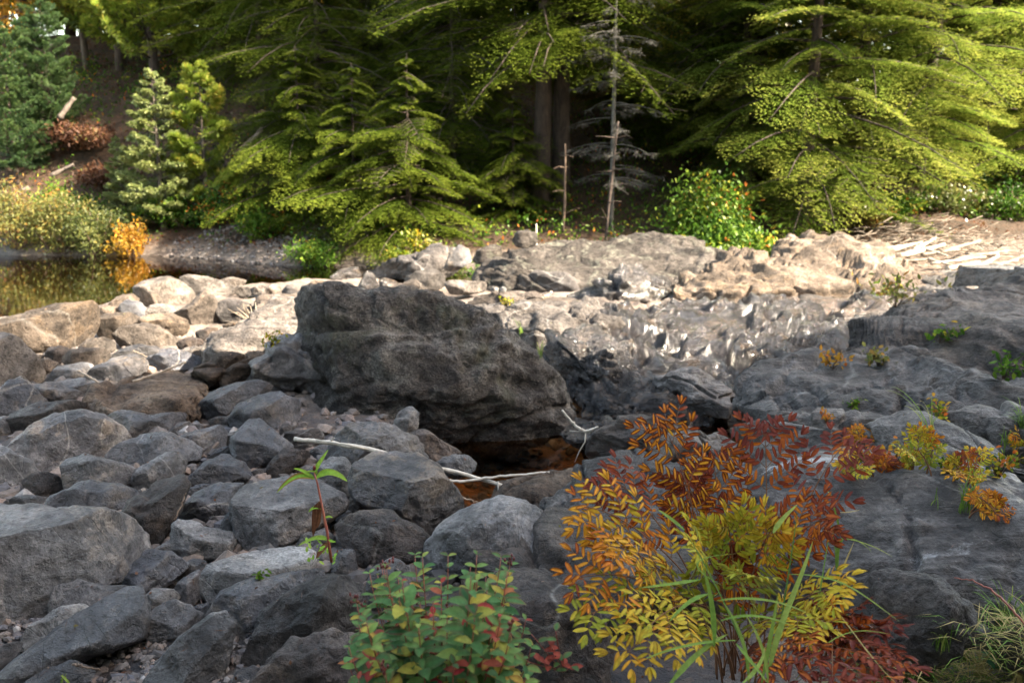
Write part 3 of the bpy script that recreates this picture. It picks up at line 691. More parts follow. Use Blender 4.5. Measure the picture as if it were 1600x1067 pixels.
# --- behind the big boulder
rock('black wedge of rock standing behind the top of the big boulder', '515,150 530,110 560,72 600,100 618,178 560,230 520,220', 'wetrock', **Z3, z0=.0)
rock('black flat sided stone right of the black wedge behind the big boulder', '615,122 650,106 722,145 710,185 640,215 612,180', 'wetrock', **Z3, z0=.0)
rock('dark stone in the shallow water left of the black wedge', '365,102 430,65 510,53 525,100 480,130 390,125', 'wetrock', **Z3, z0=-.05)
rock('light brown sunlit stone behind the boulder crest', '715,165 750,128 800,120 860,165 875,205 800,225 720,215', 'tan', **Z3, z0=.0)
rock('pale blocky stone rising above the boulder crest', '735,115 800,75 890,70 945,95 950,150 900,178 830,165 760,140', 'tan', **Z3, z0=.0)
rock('long brown loaf shaped stone behind the boulder shoulder', '65,420 80,390 180,395 340,398 370,425 350,470 250,495 100,492', 'tan', **ZC, z0=.0)
rock('dark pointed boulder with a sunlit edge behind the bedrock hump', '635,420 650,360 700,315 790,335 900,335 970,375 1025,470 1000,520 880,520 700,505 640,490', 'brown', **ZC, z0=-.1, sub=5)
rock('angular grey stone with a pale peak at the foot of the far bank', '55,310 110,200 170,145 230,175 255,270 180,310 100,330', 'grey', **ZC, z0=.15)
rock('mossy pale grey boulder under the bushes on the far bank', '258,250 290,185 380,135 460,150 470,230 400,280 290,280', 'lichen', **ZC, z0=.2)
rock('lichen covered knob beside the thin dead sapling', '530,120 570,50 640,35 710,60 715,130 640,170 560,160', 'lichen', **ZC, z0=.5)
rock('little white stone left of the dark pointed boulder', '375,455 400,435 440,445 435,475 390,480', 'pale', **ZC, z0=-.02)
rock('second little white stone beside the bedrock hump', '445,450 470,435 500,450 490,475 450,478', 'pale', **ZC, z0=-.02)
# --- bedrock, as laid in the streambed
BR = dict(name='rock_ledge', cat='rock ledge')
rock('sunlit cracked bedrock sheet sloping up left of the big boulder', '415,860 500,760 660,680 900,640 1010,690 1080,760 1010,850 960,900 740,900 560,905', 'bedtan', **Z1, flat=(.0, .10), ramp_=(.02, .03), sub=6, **BR)
rock('smooth curved bedrock hump in half sun left of the big boulder', '925,690 960,630 1100,590 1260,620 1300,660 1210,730 1010,735', 'bedtan', **Z1, z0=.02, th=1.2, faces=2, sub=5, **BR)
rock('tall grey bedrock shoulder against the left face of the big boulder', '1240,700 1330,590 1440,530 1500,470 1600,500 1620,740 1500,790 1360,780', 'grey', **Z1, z0=.0, th=1.1, sub=5, **BR)
rock('long smooth bedrock ramp rising to the right behind the left stones', '1040,575 1150,480 1300,420 1500,335 1640,400 1600,520 1440,550 1250,590 1100,620', 'bedtan', **Z1, flat=(.12, .16), ramp_=(.05, .06), sub=6, **BR)
rock('pale bedrock knob with a dark hollow next to the shallow channel', '1285,400 1300,318 1400,298 1600,300 1600,380 1400,405', 'bedtan', **Z1, flat=(.06, .12), sub=5, **BR)
rock('long tan whaleback of bedrock behind the shoulder of the big boulder', '180,540 250,490 400,468 540,475 620,505 900,525 1040,565 1110,610 1080,640 900,640 500,625 230,610', 'bedtan', **ZC, z0=.0, th=.9, faces=2, sub=6, **BR)
rock('bright tan shelf of bedrock above the wet cascade', '230,620 400,600 900,620 1150,600 1400,640 1430,700 1350,760 1000,800 850,850 700,850 560,800 380,720', 'bedtan', **ZC, flat=(.02, .12), sub=7, rough=1.3, **BR)
rock('rounded brown bedrock hump below the cascade', '1000,628 1025,592 1080,580 1130,588 1160,615 1130,645 1060,652 1020,648', 'bed', z0=-.22, th=1.1, sub=6, **BR)
rock('black wet knob of rock right behind the big boulder', '858,575 880,545 930,540 975,560 990,590 960,620 900,625 868,605', 'wetrock', z0=-.22, sub=6, th=1.0, **BR)
rock('dark wet ledge between the cascade and the grey mound', '1170,600 1230,570 1300,560 1360,575 1340,600 1250,615 1190,625', 'wetrock', z0=-.06, sub=5, **BR)
rock('small wet rock in the little pool beside the boulder', '895,690 915,665 950,655 985,668 985,690 940,708', 'wetrock', z0=-.3, sub=5, **BR)
rock('low wet stone bar across the lower pool', '925,650 970,636 1050,640 1060,655 1000,668 940,665', 'wetrock', z0=-.3, sub=5, **BR)
rock('rounded dark rock with a warm top between the pool and the fern', '925,715 935,690 975,662 1020,650 1060,662 1080,700 1060,735 1000,745 950,740', 'bed', z0=-.28, sub=6, **BR)
rock('smooth grey bedrock back behind the orange fern tips', '1010,760 1030,700 1070,675 1120,668 1160,690 1200,720 1210,780 1120,800 1040,800', 'bed', z0=-.15, sub=6, **BR)
rock('dark lip of bedrock at the near edge of the brown pool', '900,775 925,745 965,735 1000,745 1010,780 960,795 915,792', 'bed', z0=-.25, sub=5, **BR)
rock('warm tan bedrock hollow behind the big domed boulder', '760,815 800,785 860,770 930,778 970,810 950,860 880,880 800,860', 'bedtan', flat=(-.12, .10), sub=6, **BR)
rock('grey bedrock shelf under the left side of the fern', '760,905 800,870 880,840 980,830 1080,850 1150,900 1100,960 960,990 840,960', 'bed', flat=(-.02, .16), sub=6, **BR)
rock('grey bedrock apron behind the fern', '850,810 900,770 1000,755 1120,760 1240,780 1260,850 1180,910 1000,880 880,860', 'bed', flat=(-.02, .14), sub=6, **BR)
rock('broad striped grey bedrock slab with a white stain, right foreground', '1150,850 1190,775 1280,745 1440,747 1530,777 1610,802 1850,860 1900,1000 1700,1010 1550,985 1480,975 1400,960 1300,935 1200,900', 'slab', flat=(.16, .17), ramp_=(.05, .26), sub=7, strata=.55, e=.5, **BR)
rock('dark bedrock step behind the striped slab', '1170,720 1230,690 1340,700 1440,690 1520,720 1640,720 1700,770 1600,800 1440,770 1280,760 1200,760', 'bed', z0=.08, sub=6, **BR)
rock('low rounded bedrock tongue left of the yellow plants', '1140,690 1190,655 1280,645 1350,643 1420,662 1445,690 1380,715 1260,712 1180,715', 'bed', z0=.05, sub=6, **BR)
rock('flat purple grey bedrock shelf behind the yellow plants at the right', '1440,705 1470,672 1560,655 1700,650 1750,700 1650,745 1540,745 1460,735', 'bed', z0=.15, sub=6, th=1.2, **BR)
rock('great grey mound of folded bedrock across the right', '1148,650 1152,625 1180,600 1230,583 1290,594 1340,592 1400,580 1450,588 1540,604 1620,630 1720,650 1760,720 1600,705 1450,695 1300,682 1190,682', 'bed', flat=(.06, .20), ramp_=(.03, .15), sub=7, amp=.03, strata=1.0, **BR)
rock('high dark ridge with a sunlit crest at the right edge', '1300,580 1325,550 1370,520 1440,500 1540,478 1620,470 1800,455 1950,520 1850,640 1600,625 1480,608 1380,600 1320,598', 'bed', flat=(.27, .22), ramp_=(.06, .24), sub=7, amp=.03, strata=1.0, **BR)
# --- far ledges
rock('dark foot of the far ledge dipping into the pool', '890,475 930,440 985,430 1020,442 1040,475 985,488 920,485', 'wetrock', z0=-.1, sub=5, **BR)
rock('long lichen mottled ledge at the foot of the far bank', '735,448 770,412 820,395 880,386 950,381 1020,384 1085,390 1140,410 1190,436 1180,470 1060,476 960,470 860,465 770,458', 'lichen', flat=(.06, .20), ramp_=(.02, .24), sub=7, amp=.04, **BR)
rock('angular tan outcrop below the leafy bush', '1050,478 1075,445 1120,420 1165,412 1215,432 1240,450 1230,482 1140,487', 'tan', flat=(.04, .18), ramp_=(.03, .16), sub=6, strata=1.5, **BR)
rock('blocky sunlit outcrop right of the leafy bush', '1195,472 1190,430 1215,402 1265,388 1320,392 1375,408 1415,432 1405,467 1340,480 1260,482', 'tan', flat=(.08, .22), ramp_=(.02, .16), sub=6, strata=1.6, **BR)
rock('broad wet shelf of lumpy rock glittering with running water', '845,560 880,520 960,500 1060,492 1200,485 1340,496 1350,540 1300,580 1220,610 1150,650 1040,660 930,650 870,610', 'wetrock', flat=(-.15, .17), ramp_=(.01, .075), sub=7, strata=.8, **BR)
rock('stream cut rock lip where the water enters the cascade', '1330,500 1345,478 1400,462 1450,470 1430,500 1380,515', 'wetrock', flat=(-.03, .10), sub=6, strata=1.0, **BR)
rock('flat tan shelf under the driftwood', '1370,440 1400,400 1480,398 1580,402 1720,415 1720,450 1560,445 1440,465', 'bedtan', flat=(.10, .10), sub=6, strata=.6, **BR)
rock('grey flat rock between the stream and the driftwood shelf', '1390,475 1420,440 1500,440 1600,445 1620,470 1500,485', 'bed', flat=(.06, .14), sub=6, **BR)
rock('smooth grey hump at the right edge behind the ridge', '1520,460 1540,430 1600,422 1720,425 1720,470 1600,480', 'grey', z0=.15, sub=5, **BR)
rock('low bedrock rib along the far stream', '1195,485 1250,472 1330,470 1380,480 1340,495 1240,497', 'bed', flat=(-.06, .08), sub=5, **BR)
rock('gravelly brown rock apron under the trees on the far bank', '560,430 620,405 680,385 720,390 730,425 660,440', 'brown', z0=-.05, sub=5, **BR)

# --- pebbles and gravel (nobody could count them)
def gravel_patch(name, label, n, sampler, smin, smax, mats, seed=3):
    rs = np.random.RandomState(seed)
    V, F = ico(1); mb = MB()
    for k in range(n):
        x, y, z = sampler(rs)
        s = smin*(smax/smin)**(rs.rand()**1.8)
        q = V*np.array([1, rs.uniform(.6, .95), rs.uniform(.45, .8)])*s
        q = q*(1+.30*rs.normal(size=(len(V), 1))*.6)
        a = rs.rand()*6.28; t = rs.uniform(-.5, .5)
        c_, s_ = math.cos(a), math.sin(a); q = q@np.array([[c_, -s_, 0], [s_, c_, 0], [0, 0, 1]])
        c_, s_ = math.cos(t), math.sin(t); q = q@np.array([[1, 0, 0], [0, c_, -s_], [0, s_, c_]])
        mb.add(q+[x, y, z+s*.25], None, F, tint=rs.rand())
    ob = mb.build(name, mats, smooth=False); tag(ob, label, 'gravel', kind='stuff'); return ob
def pebble_mat():
    m, nt, nn, ll = newmat('pebbles')
    at = N(nt, 'ShaderNodeAttribute', attribute_name='tint')
    r = ramp(nt, [(0, (.045,.042,.042)), (.25, (.11,.10,.095)), (.45, (.16,.13,.11)), (.6, (.08,.08,.09)), (.8, (.19,.14,.11)), (.93, (.10,.095,.095)), (1, (.32,.30,.28))]); ll.new(at.outputs['Fac'], r.inputs[0])
    tc = nn.new('ShaderNodeTexCoord'); n1 = noise(nt, tc.outputs['Object'], 60, 5, .7)
    nr = ramp(nt, [(.3, .6), (.7, 1.4)]); ll.new(n1, nr.inputs[0])
    bs = nn.new('ShaderNodeBsdfPrincipled'); bs.inputs['Roughness'].default_value = .9
    ll.new(mixc(nt, r.outputs[0], nr.outputs[0], 1.0, 'MULTIPLY'), bs.inputs['Base Color'])
    out = nn.new('ShaderNodeOutputMaterial'); ll.new(bs.outputs[0], out.inputs[0]); return m
MAT['pebble'] = pebble_mat()
def s1(rs):
    p = ground(rs.uniform(-60, 480), rs.uniform(800, 1110), -.03); return p[0], p[1], hz(p[0], p[1])
gravel_patch('gravel', 'mixed brown and grey gravel between the stones, lower left', 5200, s1, .008, .028, MAT['pebble'])
def s2(rs):
    p = ground(rs.uniform(-100, 900), rs.uniform(520, 900), -.03); return p[0], p[1], hz(p[0], p[1])
gravel_patch('gravel', 'coarse pebbles filling the gaps of the stone field', 4200, s2, .02, .075, MAT['pebble'], 5)
def s3(rs):
    x = rs.uniform(-6.2, -3.2); y = 14.0+1.8*rs.rand()**1.6; return x, y, hz(x, y)
gravel_patch('gravel', 'grey gravel bar at the foot of the far left bank', 2600, s3, .012, .045, MAT['pebble'], 6)

# needles and leaf scraps caught on the stones
def scraps():
    r = np.random.RandomState(99); mb = MB()
    for ob, cen, rad in ROCKS:
        if cen[1] > 9: continue
        me = ob.data; n = len(me.vertices); co_ = np.empty(n*3, np.float32); me.vertices.foreach_get('co', co_); co_ = co_.reshape(-1, 3)
        no = np.empty(n*3, np.float32); me.vertices.foreach_get('normal', no); no = no.reshape(-1, 3)
        idx = np.where(no[:, 2] > .6)[0]
        if not len(idx): continue
        m = int(min(70, 3+rad*rad*60*r.uniform(.2, 1.6)))
        for i in r.choice(idx, m):
            p = co_[i]+cen+no[i]*.003; a = r.rand()*6.28; d = np.array([math.cos(a), math.sin(a), 0]); d = d-no[i]*(d@no[i]); d /= np.linalg.norm(d)
            if r.rand() < .6: mb.leaves(p[None], d[None], no[i][None], r.uniform(.015, .05), .0022, r.uniform(.3, .8))
            else: mb.leaves(p[None], d[None]+r.normal(0, .2, (1, 3)), no[i][None]+r.normal(0, .3, (1, 3)), r.uniform(.008, .024), r.uniform(.005, .014), r.rand())
    return mb
SCR = scraps()

# where does the ground or a rock lie under a pixel of the photograph: plants are rooted there
bpy.context.view_layer.update()
_hit = [(o, c) for o, c, rr in ROCKS]
def surf(px, py, z=0.0):
    d = ray(px, py); L_ = np.linalg.norm(d); dv = Vector(d/L_); best = None
    for o, c in _hit:
        if abs((c[0]-CAM[0])*1.0-d[0]/d[1]*c[1]) > 4.5: continue
        ok, loc, nor, _i = o.ray_cast(Vector(CAM-c), dv)
        if ok:
            p = np.array(loc)+c; t = np.linalg.norm(p-CAM)
            if best is None or t < best[0]: best = (t, p)
    g = ground(px, py, z)
    for _ in range(4): g = ground(px, py, min(1.2, hz(g[0], g[1])))
    if best is None or np.linalg.norm(g-CAM) < best[0]: return g
    return best[1]
# ---------------------------------------------------------------- forest
G = lambda c: tuple(c)
MAT['hemlock'] = leaf_mat('hemlock_needles_shaded', [(0, (.018,.030,.005)), (.4, (.044,.068,.009)), (.7, (.09,.125,.016)), (1, (.18,.21,.03))], trans=.42, gloss=.0)  # needle colour darkened to paint in the shade of the inner forest
MAT['hemlock_sun'] = leaf_mat('hemlock_needles_sunlit', [(0, (.05,.10,.016)), (.4, (.13,.20,.03)), (.75, (.25,.30,.055)), (1, (.36,.37,.07))], trans=.5, gloss=.0)  # lit copy of the hemlock needles, sunlight put into the colour
MAT['pine'] = leaf_mat('pine_needles', [(0, (.035,.065,.014)), (.5, (.10,.155,.025)), (.85, (.22,.24,.04)), (1, (.40,.27,.05))], trans=.4, gloss=.12)
MAT['bluepine'] = leaf_mat('blue_pine_needles', [(0, (.018,.042,.018)), (.5, (.05,.10,.038)), (1, (.12,.18,.05))], trans=.35, gloss=.12)
MAT['spruce'] = leaf_mat('spruce_needles', [(0, (.08,.11,.04)), (.5, (.20,.25,.085)), (1, (.36,.38,.14))], trans=.35, gloss=.12)
MAT['pinesun'] = leaf_mat('pine_needles_sunlit', [(0, (.07,.13,.02)), (.5, (.19,.27,.035)), (.85, (.34,.38,.06)), (1, (.45,.36,.07))], trans=.45, gloss=.12)  # brighter copy of the pine needles, sunshine painted into the colour
MAT['autumn'] = leaf_mat('autumn_leaves', [(0, (.05,.10,.015)), (.35, (.14,.20,.02)), (.6, (.42,.33,.03)), (.82, (.50,.24,.03)), (1, (.40,.10,.02))], trans=.5)
MAT['golden'] = leaf_mat('golden_leaves', [(0, (.16,.20,.02)), (.4, (.34,.33,.035)), (.75, (.52,.40,.05)), (1, (.55,.26,.04))], trans=.5)
MAT['orange'] = leaf_mat('orange_leaves', [(0, (.20,.15,.02)), (.5, (.45,.24,.03)), (1, (.50,.14,.03))], trans=.5)
MAT['bushgreen'] = leaf_mat('bush_leaves', [(0, (.02,.055,.01)), (.5, (.06,.13,.015)), (.8, (.15,.23,.03)), (.95, (.40,.36,.04)), (1, (.42,.14,.03))], trans=.45, gloss=.04, rough=.5)
MAT['willow'] = leaf_mat('willow_leaves', [(0, (.06,.085,.022)), (.5, (.13,.15,.045)), (.85, (.25,.22,.06)), (1, (.30,.15,.04))], trans=.45)
MAT['rust'] = leaf_mat('rusty_fern', [(0, (.05,.022,.012)), (.5, (.11,.05,.028)), (.85, (.17,.085,.045)), (1, (.12,.13,.03))], trans=.35)
MAT['lichenwood'] = bark_mat('grey_lichen_twigs', (.035,.033,.028), (.12,.115,.10), 30, .4)
MAT['greywood'] = bark_mat('weathered_wood', (.07,.055,.04), (.24,.195,.15), 14, .5)
MAT['bark'] = bark_mat('dark_bark', (.018,.012,.009), (.07,.048,.035), 14)
MAT['barklight'] = bark_mat('light_bark', (.05,.038,.03), (.14,.115,.09), 12)
MAT['deadwood'] = bark_mat('bleached_wood', (.30,.27,.22), (.55,.51,.44), 20, .3)
MAT['tanwood'] = bark_mat('driftwood', (.22,.17,.12), (.46,.38,.29), 16, .4)
MAT['dirtywood'] = bark_mat('brown_twig', (.07,.045,.03), (.16,.11,.075), 20, .4)

def branch_hemlock(rs, dens=2.2, leafscale=1.0):
    """flat drooping spray, about 1 unit long along x"""
    P=[]; D=[]; T=[]; Wd=[]
    n = int(22*dens); lines = []
    for k in range(n):
        u = .12+.88*(k+rs.rand())/n
        x = u; z = .06*u-.34*u*u
        for sd in (-1, 1):
            l = (.52*(1-u)**.75+.07)*rs.uniform(.65, 1.15)
            an = R(rs.uniform(42, 68)); dx, dy = math.cos(an), sd*math.sin(an)
            m = max(3, int(l/.028))
            t = (np.arange(m)+rs.rand(m)*.7)/m
            px = x+dx*l*t; py = dy*l*t; pz = z-(.16+.25*rs.rand())*l*t*t-.02+rs.normal(0, .008, m)
            for s2 in (-1, 1):
                a2 = math.atan2(dy, dx)+s2*R(1)*rs.uniform(28, 62, m)
                P.append(np.stack([px, py, pz], -1)); 
                D.append(np.stack([np.cos(a2), np.sin(a2), rs.uniform(-.45, .0, m)], -1))
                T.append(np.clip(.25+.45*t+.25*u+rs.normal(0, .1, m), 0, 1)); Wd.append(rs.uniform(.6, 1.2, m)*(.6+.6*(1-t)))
            lines.append(((x, 0, z), (x+dx*l*.8, dy*l*.8, z-.1*l)))
    return np.vstack(P), np.vstack(D), np.concatenate(T), np.concatenate(Wd), lines

def branch_tuft(rs, needles=12, droop=.1, up=.15):
    """pine or spruce branch: tufts of needles along forking twigs"""
    P=[]; D=[]; T=[]; Wd=[]; lines=[]
    for k in range(30):
        u = .2+.8*(k+rs.rand())/30; sd = rs.choice([-1, 1]); l = (.42*(1-u)**.6+.08)*rs.uniform(.5, 1.1)
        an = R(rs.uniform(30, 60)); e = np.array([u+math.cos(an)*l, sd*math.sin(an)*l, up*u*u-droop*u+rs.uniform(-.03, .10)*l*2])
        lines.append(((u, 0, up*u*u-droop*u), tuple(e)))
        for q in range(3):
            c = np.array([u, 0, up*u*u-droop*u])*(q/3.)+e*(1-q/3.)
            dd = rs.normal(size=(needles, 3)); dd /= np.linalg.norm(dd, axis=1)[:, None]
            ax = e-np.array([u, 0, 0]); ax /= np.linalg.norm(ax)+1e-6
            dd = dd*.75+ax*.8
            P.append(np.tile(c, (needles, 1))); D.append(dd)
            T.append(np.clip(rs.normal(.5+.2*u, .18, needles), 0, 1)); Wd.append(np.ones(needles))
    return np.vstack(P), np.vstack(D), np.concatenate(T), np.concatenate(Wd), lines

def conifer(rs, H, rad, z0, kind='hemlock', nb=None, leafL=.085, leafW=.0155, top=1.0, sag=1.0, irregular=.25, trunk_r=None):
    protos = [branch_hemlock(rs) if kind == 'hemlock' else branch_tuft(rs, 12 if kind == 'pine' else 9, .05, .25 if kind == 'pine' else .05) for _ in range(3)]
    leaf = MB(); wood = MB()
    tr = trunk_r or H*.013+.02
    lean = rs.normal(0, .012, 2)
    tz = np.linspace(-.3, H, 14)
    tp = np.stack([lean[0]*tz+.04*np.sin(tz*.7+rs.rand()*6), lean[1]*tz, tz], -1)
    wood.tube(tp, tr*(1-tz.clip(0)/H*.94), 8)
    nb = nb or int((H-z0)*9)
    for k in range(nb):
        f = (k+rs.rand())/nb; z = z0+(H-z0)*f**1.1*.985
        az = k*2.39996+rs.normal(0, .3)
        L = rad*((1-(z-z0)/(H-z0+1e-6)*top)**.75*.95+.06)*rs.uniform(1-irregular*1.6, 1+irregular*.6)
        if z < z0+.12*(H-z0): L *= .8
        pr = protos[k % 3]; P, D, T, Wd, lines = pr
        pitch = R(rs.uniform(-14, 10)) if kind != 'pine' else R(rs.uniform(0, 28))
        if kind == 'spruce': pitch = R(rs.uniform(5, 28))
        roll = R(rs.normal(0, 12))
        M = (Matrix.Rotation(az, 3, 'Z') @ Matrix.Rotation(-pitch, 3, 'Y') @ Matrix.Rotation(roll, 3, 'X'))
        M = np.array(M); o = np.array([np.interp(z, tz, tp[:, 0]), np.interp(z, tz, tp[:, 1]), z])
        # keep the leaf size constant: thin the proto on short branches
        keep = rs.rand(len(P)) < min(1, (L/ max(.5, rad))**1.15*1.0+.12)
        Q = P[keep]*np.array([L, L*.9, L*sag]); Dk = D[keep]
        nr = rs.normal(0, .35, (len(Q), 3))+np.array([0, 0, 1.0])
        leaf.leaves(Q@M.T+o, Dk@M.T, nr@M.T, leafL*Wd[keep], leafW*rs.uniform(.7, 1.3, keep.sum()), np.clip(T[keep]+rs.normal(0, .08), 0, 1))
        u = np.linspace(0, 1, 5)
        bz = (.06*u-.34*u*u)*sag if kind == 'hemlock' else (.25 if kind == 'pine' else .05)*u*u-.05*u
        wood.tube(np.stack([u*L, 0*u, bz*L], -1)@M.T+o, (tr*.17+.003)*(1-.85*u), 4)
        if kind != 'hemlock' or k % 4 == 0:
            for (a, b) in lines[::(2 if kind != 'hemlock' else 7)]:
                wood.tube((np.array([a, b])*L)@M.T+o, .004, 3)
    return leaf, wood

PROTO = {}
def tree(key, builder, leafmat, barkmat, name, cat, label, x, y, rot=0.0, s=1.0, group=None, dz=0.0, tilt=0.0):
    if key not in PROTO:
        leaf, wood = builder()
        PROTO[key] = (leaf.mesh('crown', MAT[leafmat], False) if leaf is not None else None, wood.mesh('trunk', MAT[barkmat]))
    lm, wm = PROTO[key]
    t = empty(name, (x, y, hz(x, y)+dz), label, cat, group)
    t.rotation_euler = (tilt, 0, rot); t.scale = (s, s, s)
    link('trunk', wm, t)
    if lm: link('crown', lm, t)
    return t
rs = np.random.RandomState
B = {
 'hemA': lambda: conifer(rs(1), 8.5, 3.3, .7, 'hemlock', 140, top=.7),
 'hemB': lambda: conifer(rs(2), 8.6, 3.2, 2.6, 'hemlock', 100, irregular=.35, top=.7, trunk_r=.19),
 'hemC': lambda: conifer(rs(3), 8.2, 3.9, .6, 'hemlock', 165, irregular=.3, top=.75, trunk_r=.17),
 'hemS': lambda: conifer(rs(9), 8.4, 2.5, .5, 'hemlock', 120, irregular=.5, top=.6, trunk_r=.13, sag=.8),
 'hemT': lambda: conifer(rs(8), 13, 4.2, .8, 'hemlock', 110, irregular=.3, leafL=.14, leafW=.05),
 'hemY': lambda: conifer(rs(4), 3.0, 1.75, .15, 'hemlock', 66, leafL=.07, leafW=.0145, irregular=.5),
 'pineA': lambda: conifer(rs(5), 8.5, 2.6, .6, 'pine', 110, top=.7, leafL=.16, leafW=.030),
 'pineS': lambda: conifer(rs(6), 2.7, .95, .2, 'pine', 34, leafL=.12, leafW=.026),
 'spruceS': lambda: conifer(rs(7), 3.1, .95, .1, 'spruce', 70, leafL=.07, leafW=.028, irregular=.12),
}
def px_x(px, Y, z=0.5):
    d = ray(px, 533.5-1333*math.tan(PITCH))   # column of the pixel near the horizon
    return (px-800.0)/FPX*(Y*math.cos(PITCH))*1.0

def T(key, px, Y, label, leafmat='hemlock', bark='bark', name='hemlock_tree', cat='tree', rot=None, s=1.0, group=None, dz=0.0, mkey=None):
    X = px_x(px, Y)
    k = key+leafmat+bark
    return tree(k, B[key], leafmat, bark, name, cat, label, X, Y, (px*.37+Y) if rot is None else rot, s, group, dz)

GF = 'trees of the forest beyond the stream'
# centre
T('hemC', 590, 20.3, 'large dark hemlock with bare brown limbs left of centre, long boughs reaching left', group=GF, s=1.05)
T('hemY', 640, 14.6, 'young bright green hemlock standing in front of the dark hemlocks', group=GF)
T('hemY', 470, 16.0, 'dark young hemlock hanging over the gravel bar', group=GF, s=1.0)
T('hemY', 555, 15.2, 'dark low hemlock between the gravel bar and the bright young hemlock', group=GF, s=.95)
T('hemA', 690, 20.0, 'tall dark hemlock behind the bright young hemlock', group=GF, s=.95)
T('hemB', 772, 18.6, 'tall hemlock with a thick dark trunk, left of the pair of trunks', group=GF, s=1.1)
T('hemB', 848, 16.2, 'tall hemlock, left one of the two dark trunks above the bank', group=GF)
T('hemB', 878, 16.7, 'tall hemlock, right one of the two dark trunks above the bank', group=GF, rot=2.0, s=1.04)
T('hemC', 500, 17.4, 'broad low hemlock with dense dark foliage left of centre', group=GF, s=.62, rot=2.2)
T('hemC', 710, 17.0, 'broad dark hemlock filling the shade left of the thick trunks', group=GF, s=.6, rot=4.0)
T('hemA', 420, 19.2, 'dark hemlock behind the gravel bar, left of the broad low one', group=GF, s=.8, rot=1.0)
T('hemC', 1130, 18.4, 'dark hemlock filling the slope behind the tall green bush', group=GF, s=.6, rot=.3)
T('hemC', 1000, 20.8, 'dark hemlock on the slope between the dead spruce and the maple', group=GF, s=.7, rot=5)
T('hemY', 800, 15.6, 'small green hemlock in front of the pair of dark trunks', group=GF, s=.72)
T('hemA', 1085, 22.0, 'hemlock far up the slope behind the dead grey tree', group=GF, s=.9)
T('hemB', 1180, 17.2, 'tall hemlock whose boughs hang over the brown slope right of centre', group=GF, rot=.4)
T('hemY', 1010, 19.0, 'small hemlock up the slope behind the dead grey tree', group=GF, s=.8)
# right
MAT['hemlock_mid'] = leaf_mat('hemlock_needles_halflit', [(0, (.025,.045,.008)), (.4, (.07,.11,.016)), (.75, (.15,.19,.03)), (1, (.28,.29,.06))], trans=.45, gloss=.0)  # half-lit copy, painted between the shaded and the sunlit hemlock needles
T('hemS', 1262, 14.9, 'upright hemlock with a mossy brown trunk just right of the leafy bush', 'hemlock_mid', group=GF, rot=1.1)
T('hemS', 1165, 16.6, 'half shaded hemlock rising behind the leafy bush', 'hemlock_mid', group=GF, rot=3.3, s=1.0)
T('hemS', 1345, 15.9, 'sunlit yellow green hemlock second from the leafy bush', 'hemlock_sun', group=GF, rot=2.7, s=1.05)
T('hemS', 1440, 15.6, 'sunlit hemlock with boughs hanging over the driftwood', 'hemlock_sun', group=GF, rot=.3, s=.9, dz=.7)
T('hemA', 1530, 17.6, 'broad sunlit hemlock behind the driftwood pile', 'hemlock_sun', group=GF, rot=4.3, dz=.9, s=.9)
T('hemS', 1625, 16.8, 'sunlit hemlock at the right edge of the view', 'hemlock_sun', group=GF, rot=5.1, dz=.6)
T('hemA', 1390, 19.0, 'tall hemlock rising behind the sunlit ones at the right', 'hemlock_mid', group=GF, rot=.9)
T('hemA', 1540, 24.0, 'dark hemlock in the shade far behind the driftwood', group=GF, rot=1.5)
T('hemA', 1680, 23.0, 'dark hemlock in the shade behind the right edge', group=GF, rot=2.5)
T('hemY', 1500, 20.5, 'low dark hemlock in the shade behind the driftwood', group=GF, s=1.5)
T('hemY', 1590, 20.0, 'low dark hemlock in the shade at the far right', group=GF, s=1.5, rot=1)
# left
T('pineA', 200, 21.5, 'green white pine left of the spruce sapling, up the bank', 'pine', 'bark', 'pine_tree', group=GF)
T('pineA', 305, 22.5, 'yellowish white pine behind the spruce sapling', 'pine', 'bark', 'pine_tree', group=GF, rot=2.2, s=1.05)
T('pineA', 112, 25.5, 'tall pine with a pale bare trunk at the upper left', 'pine', 'barklight', 'pine_tree', group=GF, rot=.5, s=1.15, dz=2.0)
T('pineA', 20, 17.8, 'blue green pine at the left edge above the willows', 'bluepine', 'bark', 'pine_tree', group=GF, s=.36, rot=.8)
T('pineA', 85, 18.4, 'blue green pine with a slim top right of its neighbour at the left edge', 'bluepine', 'bark', 'pine_tree', group=GF, s=.33, rot=1.9)
T('pineA', 440, 24.5, 'white pine far behind the leaning bleached log', 'pine', 'bark', 'pine_tree', group=GF, rot=3.2)
T('spruceS', 248, 16.4, 'slim pointed spruce sapling in the sun on the left bank', 'spruce', 'barklight', 'spruce_sapling', group=GF, s=.95)
T('spruceS', 185, 16.8, 'small bent spruce sapling left of the pointed one', 'spruce', 'barklight', 'spruce_sapling', group=GF, s=.5)
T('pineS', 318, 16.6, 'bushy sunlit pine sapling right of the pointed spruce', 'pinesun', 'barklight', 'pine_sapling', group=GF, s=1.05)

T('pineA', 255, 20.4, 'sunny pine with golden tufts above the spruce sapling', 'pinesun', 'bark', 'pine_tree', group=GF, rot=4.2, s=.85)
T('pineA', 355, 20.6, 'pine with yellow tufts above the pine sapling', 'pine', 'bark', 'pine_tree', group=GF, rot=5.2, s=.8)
T('hemA', 930, 23.5, 'hemlock far behind the dead grey spruce', group=GF, rot=4, s=.8)
T('hemA', 520, 22.5, 'hemlock filling the gap behind the large dark hemlock', group=GF, rot=3, s=.9)
